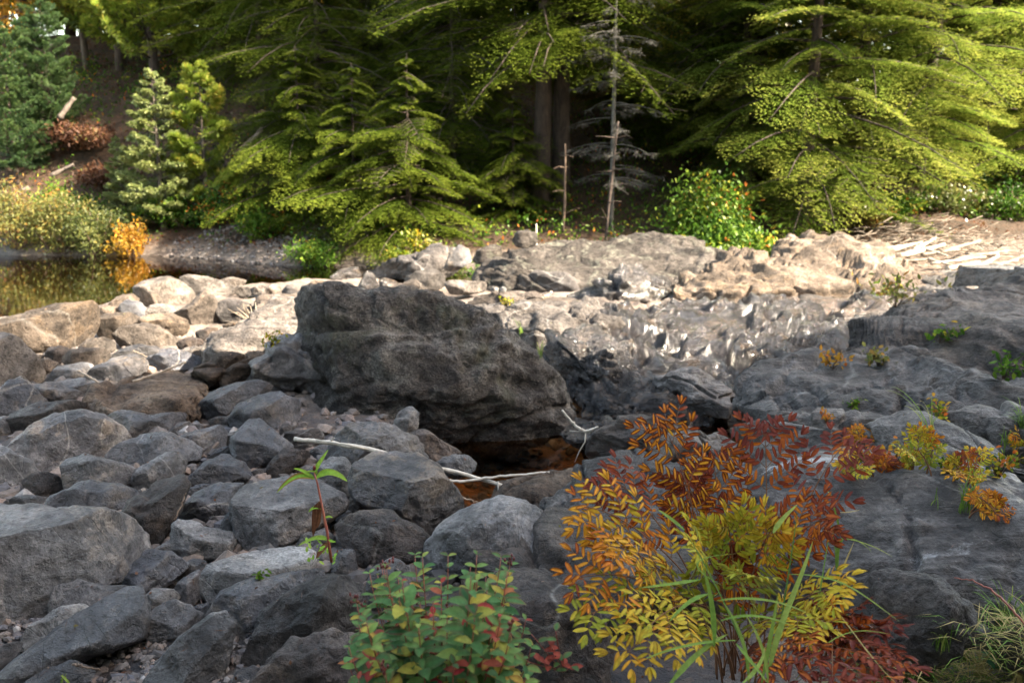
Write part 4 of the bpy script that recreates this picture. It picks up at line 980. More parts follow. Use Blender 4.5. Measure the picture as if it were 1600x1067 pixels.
# broadleaf trees
def broadleaf(r, H, rad, z0, n=9000, leaf=.11):
    lf = MB(); wd = MB()
    tz = np.linspace(-.3, H*.9, 10); wd.tube(np.stack([.1*np.sin(tz*.6), .05*tz*0, tz], -1), (.02+H*.01)*(1-tz.clip(0)/H), 7)
    for k in range(46):
        z = z0+(H-z0)*r.rand(); a = r.rand()*6.28; L = rad*(1-((z-z0)/(H-z0)-.4)**2*1.6)*r.uniform(.5, 1)
        L = max(L, .3)
        e = np.array([math.cos(a)*L, math.sin(a)*L, z+L*.35]); s0 = np.array([0, 0, z-.2*L])
        wd.tube(np.linspace(s0, e, 4), [.03, .02, .012, .004], 4)
        m = n//46
        c = s0+(e-s0)*(r.rand(m)**.6)[:, None]+r.normal(0, .22*rad/2, (m, 3))*np.array([1, 1, .6])
        lf.leaves(c, r.normal(size=(m, 3)), r.normal(size=(m, 3))+[0, 0, 1.2], leaf*r.uniform(.6, 1.2, m), leaf*.7*r.uniform(.6, 1.2, m), np.clip(r.normal(r.uniform(.3, .7), .15, m), 0, 1))
    return lf, wd
B['broad'] = lambda: broadleaf(rs(11), 9, 2.6, 1.0)
B['broad2'] = lambda: broadleaf(rs(12), 8, 2.6, .6, 8000, .13)
T('broad', -5, 22.5, 'orange leaved maple in the top left corner', 'orange', 'bark', 'maple_tree', group=GF)
T('broad2', 395, 27, 'yellow green birch glowing in the gap left of the dark hemlock', 'autumn', 'barklight', 'birch_tree', group=GF)
T('broad', 330, 29, 'golden birch glowing high behind the pine sapling', 'orange', 'barklight', 'birch_tree', group=GF, rot=2)
T('broad2', 1050, 26, 'yellow maple glowing in the gap behind the dead grey tree', 'autumn', 'bark', 'maple_tree', group=GF, rot=1)
T('broad2', 740, 27, 'small yellow maple seen between the dark trunks', 'autumn', 'bark', 'maple_tree', group=GF, rot=2.4)
T('broad', -30, 19.5, 'golden orange maple leaning into the top left corner', 'orange', 'bark', 'maple_tree', group=GF, rot=1.5, s=.8)
T('broad2', 385, 21.8, 'bright yellow birch between the pine with yellow tufts and the dark hemlock', 'golden', 'barklight', 'birch_tree', group=GF, rot=.6, s=.85)
T('broad2', 455, 22.6, 'yellow green birch just left of the large dark hemlock', 'golden', 'barklight', 'birch_tree', group=GF, rot=2.6, s=.85)
T('broad2', 150, 22.0, 'golden birch on top of the left bank above the rust fern', 'golden', 'barklight', 'birch_tree', group=GF, rot=4.6, s=.85)
T('broad2', 265, 22.4, 'golden green birch just above the two sunny saplings', 'golden', 'barklight', 'birch_tree', group=GF, rot=5.6, s=.8)
T('broad2', 1045, 19.6, 'golden maple glowing on the slope right of the dead spruce', 'golden', 'bark', 'maple_tree', group=GF, rot=3.6, s=.6)
T('broad2', 700, 21.6, 'golden maple deep in the shade left of the thick trunks', 'golden', 'bark', 'maple_tree', group=GF, rot=.9, s=.8)
T('broad2', 1130, 21.5, 'yellow birch high on the slope above the tall green bush', 'golden', 'barklight', 'birch_tree', group=GF, rot=1.9, s=.85)
T('broad', 30, 27, 'green and yellow maple behind the orange one', 'autumn', 'bark', 'maple_tree', group=GF, rot=3)

# dead lichen grey spruce
def dead_spruce(r, H=5.2):
    wd = MB(); tz = np.linspace(-.2, H, 12)
    wd.tube(np.stack([.03*np.sin(tz), .0*tz, tz], -1), .05*(1-tz.clip(0)/H*.8), 7)
    for k in range(60):
        z = r.uniform(.9, H*.97); a = r.rand()*6.28; L = r.uniform(.35, 1.15)*(1.05-.6*z/H)
        u = np.linspace(0, 1, 5); d = np.array([math.cos(a), math.sin(a)])
        p = np.stack([d[0]*u*L, d[1]*u*L, z+.08*u*L-.25*L*u*u], -1); wd.tube(p, .010*(1-.75*u), 4)
        for j in range(14):
            q = p[0]+(p[-1]-p[0])*r.uniform(.25, 1); a2 = a+r.choice([-1, 1])*r.uniform(.4, 1.3); l = r.uniform(.08, .32)*L
            e = q+np.array([math.cos(a2)*l, math.sin(a2)*l, -r.uniform(0, .6)*l]); wd.tube([q, e], [.005, .002], 3)
            for _ in range(3):
                b = q+(e-q)*r.rand(); wd.tube([b, b+r.normal(0, .04, 3)-[0, 0, .03]], .0025, 3)
    return None, wd
B['dead'] = lambda: dead_spruce(rs(21))
T('dead', 957, 15.0, 'dead spruce with grey lichen hung twigs in the middle of the bank', bark='lichenwood', name='dead_spruce', group=GF)

# thin bare stems, leaning logs
def stick(label, a, b, r0, r1, mat, name='dead_branch', cat='branch', group=None, wob=.03, twigs=0, seed=1, sides=7, n=9, extra=None):
    a = np.asarray(a, float); b = np.asarray(b, float); r = rs(seed); u = np.linspace(0, 1, n)
    L = np.linalg.norm(b-a); off = np.cumsum(r.normal(0, wob*L/n, (n, 3)), axis=0); off -= off[0]+(off[-1]-off[0])*u[:, None]
    p = a+(b-a)*u[:, None]+off; rad = r0+(r1-r0)*u; rad = rad*(1+.12*r.normal(size=n))
    c = (a+b)/2; mb = MB(); mb.tube(p-c, rad, sides)
    for k in range(twigs):
        q = p[r.randint(2, n-1)]; d = r.normal(size=3); d[2] = abs(d[2])*.4; d /= np.linalg.norm(d); l = L*r.uniform(.08, .25)
        m_ = q+d*l*.5+r.normal(0, .05*l, 3)
        mb.tube(np.array([q, m_, q+d*l+[0, 0, -.1*l]])-c, [r1*.7, r1*.5, r1*.25], 4)
    if extra:
        for pts, rr in extra: mb.tube(np.array(pts)-c, rr, 5)
    return tag(mb.build(name, MAT[mat], None, c), label, cat, group)

stick('bleached log leaning up the bank right of the pine sapling', aty(372, 245, 16.8), aty(410, 200, 17.0), .06, .045, 'tanwood', 'fallen_log', 'log', seed=3)
stick('grey log leaning on the dark overhang above the left bank', aty(92, 186, 18.0), aty(116, 153, 18.2), .06, .05, 'barklight', 'fallen_log', 'log', seed=4)
stick('grey fallen log on the rusty slope above the willows', aty(80, 275, 17.0), aty(116, 258, 17.2), .05, .04, 'barklight', 'fallen_log', 'log', seed=5)
stick('short grey log half hidden at the left edge above the willows', aty(16, 312, 16.6), aty(46, 293, 16.8), .06, .05, 'barklight', 'fallen_log', 'log', seed=6)
stick('thin white dead sapling standing on the mossy ledge', aty(838, 390, 12.6), aty(838, 350, 12.7), .018, .012, 'deadwood', 'dead_sapling', 'sapling', seed=7, wob=.01)
stick('thin sunlit bare trunk right of the pair of dark trunks', [px_x(882, 14.8), 14.8, hz(px_x(882, 14.8), 14.8)-.1], aty(883, 225, 14.9), .025, .015, 'dirtywood', 'bare_sapling', 'sapling', seed=8, twigs=8)
stick('slim pale trunk standing in front of the dead grey spruce', [px_x(948, 14.3), 14.3, hz(px_x(948, 14.3), 14.3)-.1], aty(966, 190, 14.5), .03, .016, 'bark', 'bare_sapling', 'sapling', seed=9, twigs=10)
stick('grey dead tree limb leaning behind the driftwood', aty(1500, 392, 15.4), aty(1478, 335, 15.8), .04, .02, 'barklight', 'dead_branch', 'branch', seed=12, twigs=10)
stick('grey crooked dead limb left of the driftwood pile', aty(1487, 388, 15.2), aty(1440, 345, 15.4), .035, .015, 'barklight', 'dead_branch', 'branch', seed=13, twigs=12)
stick('short pale stump leaning at the left of the driftwood', aty(1388, 372, 15.0), aty(1374, 340, 15.2), .04, .02, 'barklight', 'dead_branch', 'branch', seed=14, twigs=3)

# driftwood pile
dr = rs(31)
DW = [(1405,400,1475,382),(1440,398,1500,390),(1455,412,1540,401),(1490,405,1575,392),(1430,385,1480,400),(1500,418,1590,407),(1520,425,1560,400),(1470,395,1530,377),
      (1395,392,1440,378),(1535,412,1600,415),(1480,420,1530,410),(1412,408,1450,405),(1450,405,1495,417),(1510,398,1560,398),(1428,392,1462,372),(1550,420,1600,400),(1385,388,1425,383)]
names = ['long bleached pole lowest at the left of', 'bent pale stick near the middle of', 'thick tan log across the front of', 'longest pole pointing right out of', 'short stick crossing the left part of', 'low log at the right foot of', 'steep short stick at the right part of', 'pale pole sloping up at the centre of', 'thin stick at the upper left of', 'flat dark stick at the far right of', 'short thick chunk in front of', 'tiny pale stub at the left foot of', 'stick sloping down across the middle of', 'level pole behind the top of', 'upright broken stick at the left of', 'pale stick rising at the right end of', 'thin twig reaching left out of']
for k, (x0, y0, x1, y1) in enumerate(DW):
    Y = 13.9+.9*dr.rand()
    def onpile(px, py):
        z = .27+.0042*(420-py); d = ray(px, py); return CAM+d*((z-1.7)/d[2])
    a = onpile(x0, y0); b = onpile(x1, y1)
    stick(names[k]+' the driftwood pile', a, b, dr.uniform(.022, .05), dr.uniform(.012, .03), ['tanwood', 'greywood'][k % 2], 'driftwood', 'driftwood', 'sticks of the driftwood pile', seed=40+k, sides=6)
mb = MB()
for k in range(300):
    x = dr.normal(6.3, .9); y = dr.uniform(12.2, 13.8); z = .22+.28*dr.rand()*math.exp(-((x-6.3)/1.1)**2)+.12*(y-12.2)
    a = dr.normal(0, .5); l = dr.uniform(.1, .5); d = np.array([math.cos(a), math.sin(a), dr.normal(0, .25)])
    mb.tube([[x, y, z], np.array([x, y, z])+d*l*.5+dr.normal(0, .02, 3), np.array([x, y, z])+d*l], dr.uniform(.003, .009), 3)
tag(mb.build('twigs', MAT['greywood']), 'tangle of small dry twigs heaped on the driftwood', 'twigs', kind='stuff')

# ---- bushes
def bush(label, px, Y, w, h, d, mat, n=1600, leaf=.07, asp=.55, name='bush', cat='bush', group='bushes along the far bank', seed=1, z=None, tint=(.45, .2), up=.2, stems=14, droop=0.0, dome=1.0, bark='dirtywood', dark_t=0):
    r = rs(seed); X = px_x(px, Y); zz = (hz(X, Y) if z is None else z)-.03
    t = empty(name, (X, Y, zz), label, cat, group); lf = MB(); wd = MB()
    ends = []
    for k in range(stems):
        a = r.rand()*6.28; q = math.sqrt(r.rand()); e = np.array([math.cos(a)*q*w/2, math.sin(a)*q*d/2, h*(1-.55*q**2*dome)*r.uniform(.6, 1.0)])
        s0 = e*np.array([.15, .15, 0]); m_ = (s0+e)/2+np.array([0, 0, h*.12]); wd.tube([s0, m_, e], [.012, .009, .004], 4); ends.append((s0, m_, e))
    per = n//stems
    for (s0, m_, e) in ends:
        u = r.rand(per)**.5; base = np.where(u[:, None] < .5, s0+(m_-s0)*(u[:, None]*2), m_+(e-m_)*(u[:, None]*2-1))
        cl = r.normal(0, 1, (per, 3))*np.array([w*.10, d*.10, h*.10])
        p = base+cl; p[:, 2] = np.abs(p[:, 2])
        dd = r.normal(size=(per, 3))+np.array([0, 0, up]); dd[:, 2] -= droop
        ti = np.clip(r.normal(r.normal(tint[0], tint[1]), tint[1]*.7, per), 0, 1)
        lf.leaves(p, dd, r.normal(size=(per, 3))*.7+[0, 0, 1], leaf*r.uniform(.6, 1.25, per), leaf*asp*r.uniform(.7, 1.2, per), ti)
    wd.build('stems', MAT[bark], t); lf.build('foliage', MAT[mat], t, smooth=False)
    return t
bush('leafy green bush with yellow leaves spilling over the ledge', 1160, 12.5, 1.7, 1.25, 1.1, 'bushgreen', 6500, .09, seed=1, tint=(.6, .17))
bush('tall green bush rising behind the spilling bush', 1120, 13.6, 1.8, 1.9, 1.3, 'bushgreen', 6500, .09, seed=2, tint=(.5, .18))
bush('green bush with red leaves at its right side', 1215, 13.0, .9, 1.1, .9, 'bushgreen', 2200, .08, seed=3, tint=(.75, .25))
bush('low green bush with orange leaves left of the spilling bush', 1050, 12.7, 1.4, 1.0, 1.0, 'bushgreen', 3000, .08, seed=4, tint=(.6, .3))
bush('dull orange low shrub on the bank above the ledge', 985, 12.9, 1.4, .75, .9, 'bushgreen', 2000, .07, seed=5, tint=(.6, .3))
bush('low dark bush with orange tips beside the white dead sapling', 900, 12.9, 1.4, .75, .9, 'bushgreen', 2200, .07, seed=6, tint=(.35, .3))
bush('dark low bush with a few yellow leaves under the pair of trunks', 790, 13.0, 1.4, .7, .9, 'bushgreen', 2200, .07, seed=7, tint=(.35, .3))
bush('yellow green shrub at the foot of the brown slope', 690, 13.4, .9, .8, .7, 'willow', 1800, .08, seed=8, tint=(.55, .2))
bush('yellow shrub hanging over the water left of the brown slope', 640, 13.6, .9, .75, .7, 'autumn', 1500, .08, seed=9, tint=(.4, .15))
bush('green shrub under the dark hemlocks beside the gravel bar', 400, 15.2, .9, .7, .7, 'bushgreen', 1600, .08, seed=10, tint=(.6, .2))
bush('bright grass green shrub at the water under the dark hemlocks', 480, 13.9, 1.0, .5, .6, 'bushgreen', 1600, .09, .3, seed=11, tint=(.6, .15))
bush('pale yellow willow at the left edge of the far shore', 10, 15.6, 1.4, 1.15, 1.1, 'willow', 4200, .09, .28, 'willow_bush', 'bush', seed=12, tint=(.7, .2))
bush('silvery green willow second from the left on the far shore', 75, 15.5, 1.5, 1.15, 1.1, 'willow', 4200, .09, .28, 'willow_bush', 'bush', seed=13, tint=(.5, .2))
bush('dull green willow beside the orange fern', 135, 15.4, 1.3, .95, 1.0, 'willow', 3600, .09, .28, 'willow_bush', 'bush', seed=14, tint=(.35, .18))
bush('golden orange fern clump at the shore of the gravel bar', 192, 15.3, .8, .75, .7, 'orange', 1500, .10, .35, 'fern_clump', 'fern', seed=15, tint=(.35, .2))
bush('tuft of bright green sedge by the pool', 198, 14.6, .6, .35, .4, 'bushgreen', 800, .16, .1, 'sedge_tuft', 'grass', seed=16, tint=(.7, .1), up=2)
bush('shaded green bush on the slope between the saplings', 280, 16.4, 1.7, .8, 1.1, 'bushgreen', 3200, .07, seed=17, tint=(.45, .3))
bush('small leafy bush with orange leaves right of the saplings', 355, 16.2, 1.5, .8, 1.1, 'bushgreen', 2600, .07, seed=18, tint=(.6, .35))
bush('green bush above the pale yellow willow', 95, 16.8, 1.3, .9, 1.0, 'bushgreen', 2600, .07, seed=19, tint=(.5, .2))
bush('bright yellow green seedling by the mossy trunk at the right', 1365, 14.6, .8, .7, .6, 'willow', 1200, .09, seed=20, tint=(.75, .15))
bush('low green shrub under the sunlit hemlocks at the right', 1400, 14.9, 1.6, .6, 1.0, 'bushgreen', 2400, .08, seed=31, tint=(.5, .2))
bush('dull yellow shrub behind the driftwood pile', 1490, 15.3, 1.8, .6, 1.0, 'willow', 2400, .08, seed=32, tint=(.35, .2))
bush('green shrub at the right edge behind the driftwood', 1590, 15.2, 1.5, .7, 1.0, 'bushgreen', 2400, .08, seed=33, tint=(.4, .2))
bush('rust brown fern patch on the left slope', 125, 18.3, 1.8, .6, 1.4, 'rust', 2600, .12, .3, 'fern_clump', 'fern', seed=21)
bush('rust brown fern patch beneath the pale scar of the left slope', 165, 17.6, 1.4, .5, 1.2, 'rust', 2000, .12, .3, 'fern_clump', 'fern', seed=22)

# ---- ground cover and leaf litter on the banks
def cover(name, label, n, mat, xr, dy, leaf, asp, seed, tint, hgt=.12, xfun=None):
    r = rs(seed); x = r.uniform(xr[0], xr[1], n); y = bank_line(x)+r.uniform(dy[0], dy[1], n)
    nz = fbm(np.stack([x, y, x*0+seed], -1)*.8, 3); k = nz > -.15+.5*(r.rand(n)-.5); x = x[k]; y = y[k]; m = len(x)
    z = height(x, y)+hgt*r.rand(m)**1.5
    mb = MB(); mb.leaves(np.stack([x, y, z], -1), r.normal(size=(m, 3))+[0, 0, .3], r.normal(size=(m, 3))*.6+[0, 0, 1], leaf*r.uniform(.6, 1.3, m), leaf*asp*r.uniform(.7, 1.2, m), np.clip(r.normal(tint[0], tint[1], m)+.2*nz[k], 0, 1))
    tag(mb.build(name, MAT[mat], smooth=False), label, 'ground cover', kind='stuff')
cover('undergrowth', 'low green undergrowth covering the far bank', 26000, 'bushgreen', (-12, 5.2), (.5, 7), .075, .55, 51, (.45, .28), .38)
cover('leaf_litter', 'rusty fallen leaves and needles on the slopes', 34000, 'rust', (-12, 14), (.4, 13), .07, .5, 52, (.5, .28), .05)
cover('undergrowth', 'dark undergrowth of the valley at the far right', 9000, 'bushgreen', (7, 18), (1.5, 10), .10, .5, 53, (.25, .2), .6)

# ---- far forest seen as one mass
r = rs(61); mb = MB(); wd = MB()
for k in range(1000):
    a = r.uniform(-.85, .85); Y = r.uniform(25, 36); X = a*Y; zg = hz(X, Y); H = r.uniform(-.3, 9); R0 = r.uniform(.8, 1.7)
    m = 170; p = r.normal(0, 1, (m, 3)); p /= np.linalg.norm(p, axis=1)[:, None]; p = p*(R0*r.rand(m)[:, None]**.4)*np.array([1.2, 1.2, .55])+[X, Y, zg+H]
    mb.leaves(p, r.normal(size=(m, 3)), r.normal(size=(m, 3))+[0, 0, 1], r.uniform(.16, .36, m), r.uniform(.10, .22, m), np.clip(r.normal(r.choice([.15, .3, .5, .75]), .12, m), 0, 1))
for k in range(60):
    Y = r.uniform(24, 40); X = r.uniform(-.8, .8)*Y; zg = hz(X, Y)
    wd.tube([[X, Y, zg-.5], [X+r.normal(0, .2), Y, zg+7], [X+r.normal(0, .3), Y, zg+16]], [.17, .13, .05], 6)
tag(mb.build('forest', MAT['autumn'], smooth=False), 'mixed autumn forest far behind the hemlocks', 'forest', kind='stuff')
tag(wd.build('forest_trunks', MAT['bark']), 'trunks of the far forest', 'trunks', kind='stuff')

# ---- trees on the near right bank, outside the view, that shade the foreground
for k, (x, y, s, rot) in enumerate([(9.6, 1.0, 1.1, 0), (13.5, -.8, 1.45, 1.3), (9.6, -2.2, 1.1, 2.2), (16.8, -.6, 1.5, 3.0), (12.4, -4, 1.3, 4.1), (16, -5, 1.4, 5.0), (10.5,-6.5,1.3,.7), (14.5, -9, 1.3, 1.0)]):
    lab = ['tall hemlock on the near right bank closest to the ridge', 'tall hemlock second back on the near right bank', 'hemlock nearest the stream on the near right bank', 'very tall hemlock behind the first two on the right bank', 'hemlock on the right bank level with the viewer', 'tallest hemlock deep on the near right bank', 'hemlock farthest upstream on the near right bank', 'hemlock on the right bank just behind the viewer'][k]
    tree('hemT', B['hemT'], 'hemlock', 'bark', 'hemlock_tree', 'tree', lab, x, y, rot, s, 'hemlocks shading the near bank')

for k, (x, y, s, rot) in enumerate([(6.0, -6.5, 1.0, 0), (1.5, -7.5, 1.1, 1.2), (-3.5, -7.0, 1.0, 2.6), (-8.5, -6.0, 1.1, 3.3), (-13, -2.5, 1.1, 4.4), (-15, 3.5, 1.1, 5.3)]):  # unseen trees added to block sky light from behind and deepen contrast
    lab = ['unseen hemlock behind the viewer, nearest the right bank trees', 'unseen hemlock straight behind the viewer', 'unseen hemlock behind the viewer and a little to the left', 'unseen hemlock behind the left stone field', 'unseen hemlock on the left bank beside the stone field', 'unseen hemlock on the left bank nearest the pool'][k]
    tree('hemT', B['hemT'], 'hemlock', 'bark', 'hemlock_tree', 'tree', lab, x, y, rot, s, 'unseen hemlocks added behind the viewer to block sky light')

tag(SCR.build('leaf_scraps', MAT['rust'], smooth=False), 'brown needles and leaf scraps scattered on the stones', 'leaf litter', kind='stuff')
# ---------------------------------------------------------------- foreground plants
MAT['fern'] = leaf_mat('autumn_fern_leaflets', [(0, (.20,.27,.03)), (.2, (.44,.42,.04)), (.38, (.64,.42,.035)), (.55, (.68,.29,.025)), (.7, (.52,.15,.015)), (.84, (.27,.055,.02)), (1, (.16,.04,.032))], trans=.35, gloss=.35, rough=.4, edge=(.10,.018,.008))
MAT['fernstalk'] = bark_mat('fern_stalk', (.10,.04,.02), (.22,.10,.04), 30, .1)
MAT['shrubleaf'] = leaf_mat('shrub_leaves', [(0, (.03,.09,.03)), (.35, (.085,.19,.06)), (.55, (.18,.29,.07)), (.68, (.42,.34,.05)), (.8, (.36,.09,.05)), (1, (.28,.02,.025))], trans=.3, gloss=.35, rough=.45, edge=(.16,.03,.03))
MAT['redstem'] = bark_mat('red_stem', (.20,.045,.035), (.34,.11,.06), 30, .1, .5)
MAT['greenblade'] = leaf_mat('grass_blade', [(0, (.055,.12,.025)), (.5, (.15,.26,.045)), (.8, (.32,.36,.08)), (1, (.48,.38,.16))], trans=.4, gloss=.3)
MAT['seed'] = bark_mat('seed_heads', (.07,.01,.012), (.16,.025,.02), 60, .3, .6)
MAT['withered'] = leaf_mat('withered_leaf', [(0, (.05,.02,.012)), (1, (.16,.07,.035))], trans=.2, gloss=.1)
MAT['lance'] = leaf_mat('lance_leaf', [(0, (.08,.20,.02)), (.6, (.20,.38,.04)), (1, (.30,.42,.08))], trans=.4, gloss=.3, edge=(.22,.10,.03))

def near_leaves(mb, pos, d, nrm, L, W, tint, rim=0.0, droop=.15, fold=.25, seg=5, prof='oval'):
    pos = np.asarray(pos, float); n = len(pos); A = lambda v: np.full(n, v) if np.isscalar(v) else np.asarray(v)
    L, W, tint, rim, droop, fold = A(L), A(W), A(tint), A(rim), A(droop), A(fold)
    d = d/(np.linalg.norm(d, axis=1)[:, None]+1e-9); side = np.cross(d, nrm); side /= np.linalg.norm(side, axis=1)[:, None]+1e-9
    up = np.cross(side, d)
    t = np.linspace(0, 1, seg+1)
    w = {'oval': np.sin(PI*t**.85)**.75, 'oblong': np.sin(PI*np.clip(t, .02, .98))**.45, 'lance': np.sin(PI*t**.7)**1.0}[prof]*.5
    w[0] = .04; w[-1] = .02
    cen = pos[:, None, :]+d[:, None, :]*(L[:, None]*t)[..., None]-up[:, None, :]*(L*droop)[:, None, None]*(t**2)[None, :, None]
    off = side[:, None, :]*(W[:, None]*w)[..., None]; lift = up[:, None, :]*(W[:, None]*w*fold[:, None])[..., None]
    v = np.stack([cen-off+lift, cen, cen+off+lift], 2).reshape(-1, 3)
    b = (np.arange(n)*(seg+1)*3)[:, None, None]+(np.arange(seg)*3)[None, :, None]+np.array([0, 1])[None, None, :]
    b = b.ravel(); q = np.stack([b, b+1, b+4, b+3], -1)
    e = np.tile(np.array([1, 0, 1.0]), (seg+1, 1)); e[0] = [1, .6, 1]; e[-1] = [1, 1, 1]; 
    mb.add(v, q, tint=np.repeat(tint, (seg+1)*3), edge=np.tile(e.ravel(), n), rim=np.repeat(rim, (seg+1)*3))

def bez(p0, p1, p2, p3, n):
    t = np.linspace(0, 1, n)[:, None]
    return (1-t)**3*p0+3*(1-t)**2*t*p1+3*(1-t)*t*t*p2+t**3*p3

def frond(parent, org, base, tip, tint, rim, seed, start=.45, width=.19, pairs=5, droop=.35, leafL=.047, jit=.06, npair=6):
    r = rs(seed); base = np.array(base); tip = np.array(tip); L = np.linalg.norm(tip-base)
    out = tip-base; hor = out*np.array([1, 1, 0])
    p1 = base+np.array([0, 0, 1])*L*.45+hor*.12; p2 = tip-out*.22+np.array([0, 0, 1])*L*droop*.5
    c = bez(base, p1, p2, tip, 40); tan = np.gradient(c, axis=0); tan /= np.linalg.norm(tan, axis=1)[:, None]
    toward = CAM-c.mean(0); toward /= np.linalg.norm(toward)
    N0 = toward*.65+np.array([0, 0, 1.0])*.75+r.normal(0, .16, 3)
    st = MB(); lf = MB()
    st.tube(c-org, np.linspace(.0035, .0012, 40), 5)
    P = []; D = []; NN = []; LL = []; WW = []; TT = []
    us = np.linspace(start, .97, pairs)
    for i, u in enumerate(us):
        k = int(u*39); o = c[k]; t_ = tan[k]; nn = N0-t_*(N0@t_); nn /= np.linalg.norm(nn); sd = np.cross(t_, nn)
        f = (u-start)/(1-start); pl = L*width*(math.sin(PI*min(1, .22+.70*f))**.8)*r.uniform(.85, 1.1)
        for s_ in (-1, 1):
            an = R(r.uniform(48, 62)-18*f); pd = t_*math.cos(an)+sd*s_*math.sin(an)
            m = max(3, int(npair*pl/(L*width)+1.5)); x = np.linspace(.16, 1, m)
            pts = o+pd*(pl*x)[:, None]-nn*(.10*pl*x**2)[:, None]+r.normal(0, .0015, (m, 3)); st.tube(np.vstack([o, pts])-org, np.linspace(.0014, .0006, m+1), 3)
            sp = np.cross(pd, nn); 
            for s2 in (-1, 1):
                a2 = np.radians(r.uniform(50, 66, m)); a2[-1] = R(22)
                dd = pd*np.cos(a2)[:, None]+sp*s2*np.sin(a2)[:, None]+r.normal(0, .06, (m, 3))
                P.append(pts); D.append(dd); NN.append(nn+r.normal(0, .22, (m, 3))); ll = leafL*(1-.35*np.abs(x-.45))*r.uniform(.85, 1.12, m)
                LL.append(ll); WW.append(ll*r.uniform(.24, .34, m)); TT.append(np.clip(tint+r.normal(0, jit)+r.normal(0, jit*1.2, m)-.16*(1-f)+.10*x, 0, 1))
            P.append(pts[-1:]); D.append(pd[None]); NN.append(nn[None]); LL.append([leafL*.9]); WW.append([leafL*.3]); TT.append([tint])
    P.append(c[-1:]); D.append(tan[-1:]); NN.append(N0[None]); LL.append([leafL]); WW.append([leafL*.32]); TT.append([tint])
    P = np.vstack(P)-org; n = len(P)
    near_leaves(lf, P, np.vstack(D), np.vstack(NN), np.concatenate(LL), np.concatenate(WW), np.concatenate(TT), np.clip(rim+.12+r.normal(0, .2, n), 0, 1), r.uniform(-.05, .5, n), r.uniform(-.2, .9, n), 5, 'oblong')
    fo = lf.build('frond', MAT['fern'], parent); st.build('stalk', MAT['fernstalk'], fo)

def fern(label, base_px, z, fr, seed=1, **kw):
    if np.isscalar(z): b = ground(base_px[0], base_px[1], z); b[2] = z
    else: b = np.array(z)
    t = empty('autumn_fern', b, label, 'fern', 'autumn coloured ferns')
    for k, a in enumerate(fr):
        r = rs(seed*100+k); o = b+np.array([r.normal(0, .035), r.normal(0, .03), -.02])
        frond(t, b, o, atdepth(*((1112+(a[0]-1112)*.89, 885+(a[1]-885)*(.90 if a[1] < 885 else .97)) if seed == 1 else (a[0], a[1])), a[2]), a[3], a[4], seed*77+k, **{**kw, **(a[5] if len(a) > 5 else {})})
    return t
fern('large royal fern turning gold, orange and maroon, in front of the striped slab', (1150, 1048), .05, [
 (1030,648,2.80,.62,.95,dict(start=.52)), (1205,655,2.85,.92,.3,dict(start=.5)), (1345,676,2.80,.92,.35,dict(start=.45)), (935,735,2.75,.88,.5,dict(start=.55)),
 (888,782,2.6,.50,.4,dict(start=.5)), (876,905,2.45,.58,.5), (893,965,2.38,.12,.1), (958,1028,2.25,.34,.25), (1115,705,2.85,.70,.8,dict(start=.5)),
 (1305,805,2.6,.80,.6,dict(start=.5)), (1335,925,2.42,.36,.2), (1290,985,2.35,.28,.2), (1238,1045,2.2,.78,.8,dict(start=.55)),
 (1215,825,2.65,.36,.3,dict(start=.6)), (1085,850,2.5,.16,.1,dict(start=.45)), 
 (1180,900,2.45,.14,.1,dict(start=.4)), (930,850,2.5,.55,.35,dict(start=.5)), (1070,740,2.8,.84,.7,dict(start=.55)), (1140,815,2.6,.28,.2,dict(start=.65)), 
 (1000,985,2.25,.3,.2), (1150,870,2.75,.85,.5)], seed=1)
fern('small maroon fern lying low right of the golden fern', (1290, 1052), .06, [
 (1392,1045,2.35,.93,.25), (1372,985,2.45,.95,.2), (1320,962,2.5,.86,.5), (1345,1062,2.25,.9,.3), (1275,985,2.5,.8,.6), (1300,1063,2.2,.95,.2)], seed=2, start=.4, width=.27)
def small_fern(label, base, tips, z, seed, D=None, **kw):
    b = surf(base[0], base[1], z); Db = float((b-CAM)@cf)
    fern(label, base, b, [(base[0]+(x-base[0])*.85, base[1]+(y-base[1])*.82, Db+dd, t, rm) for (x, y, dd, t, rm) in tips], seed=seed, **{**dict(start=.3, width=.34, pairs=4, leafL=.028, npair=4), **kw})
small_fern('rusty orange fern sprig on the slab beside the pale grass', (1535,800), [(1592,812,-.05,.66,.5),(1520,768,.0,.60,.4),(1560,775,.0,.62,.5),(1575,790,0,.72,.4)], .32, 3)
small_fern('lime and gold fern in the crevice behind the slab, left of centre', (1445,735), [(1410,712,0,.12,.1),(1435,665,0,.30,.3),(1462,690,0,.15,.1),(1425,690,0,.2,.1),(1450,668,0,.55,.4),(1408,700,-.1,.2,.1)], .22, 4)
small_fern('yellow fern in the crevice between two rusty ones', (1510,752), [(1485,715,0,.35,.3),(1532,695,0,.3,.1),(1510,705,0,.8,.4),(1530,745,-.1,.3,.1),(1490,740,-.1,.45,.3)], .22, 5)
small_fern('pale yellow fern low in the crevice beside the maroon frond tips', (1335,742), [(1310,720,0,.35,.2),(1345,705,0,.15,.1),(1355,735,-.1,.25,.1),(1320,700,0,.5,.3),(1365,690,0,.85,.3)], .18, 6)
small_fern('orange fern sprig above the pale yellow fern', (1345,690), [(1335,665,0,.6,.4),(1365,668,0,.62,.5),(1322,680,0,.65,.3)], .25, 7)
small_fern('rust red sprig in the crevice between the lime fern and pale yellow fern', (1385,735), [(1370,712,0,.75,.3),(1395,712,0,.8,.3),(1392,728,0,.85,.3)], .2, 8)
small_fern('yellow green sprig at the right edge above the crevice', (1600,730), [(1575,715,0,.15,.1),(1590,690,0,.2,.1),(1605,700,0,.25,.1),(1585,672,0,.5,.2)], .3, 9)

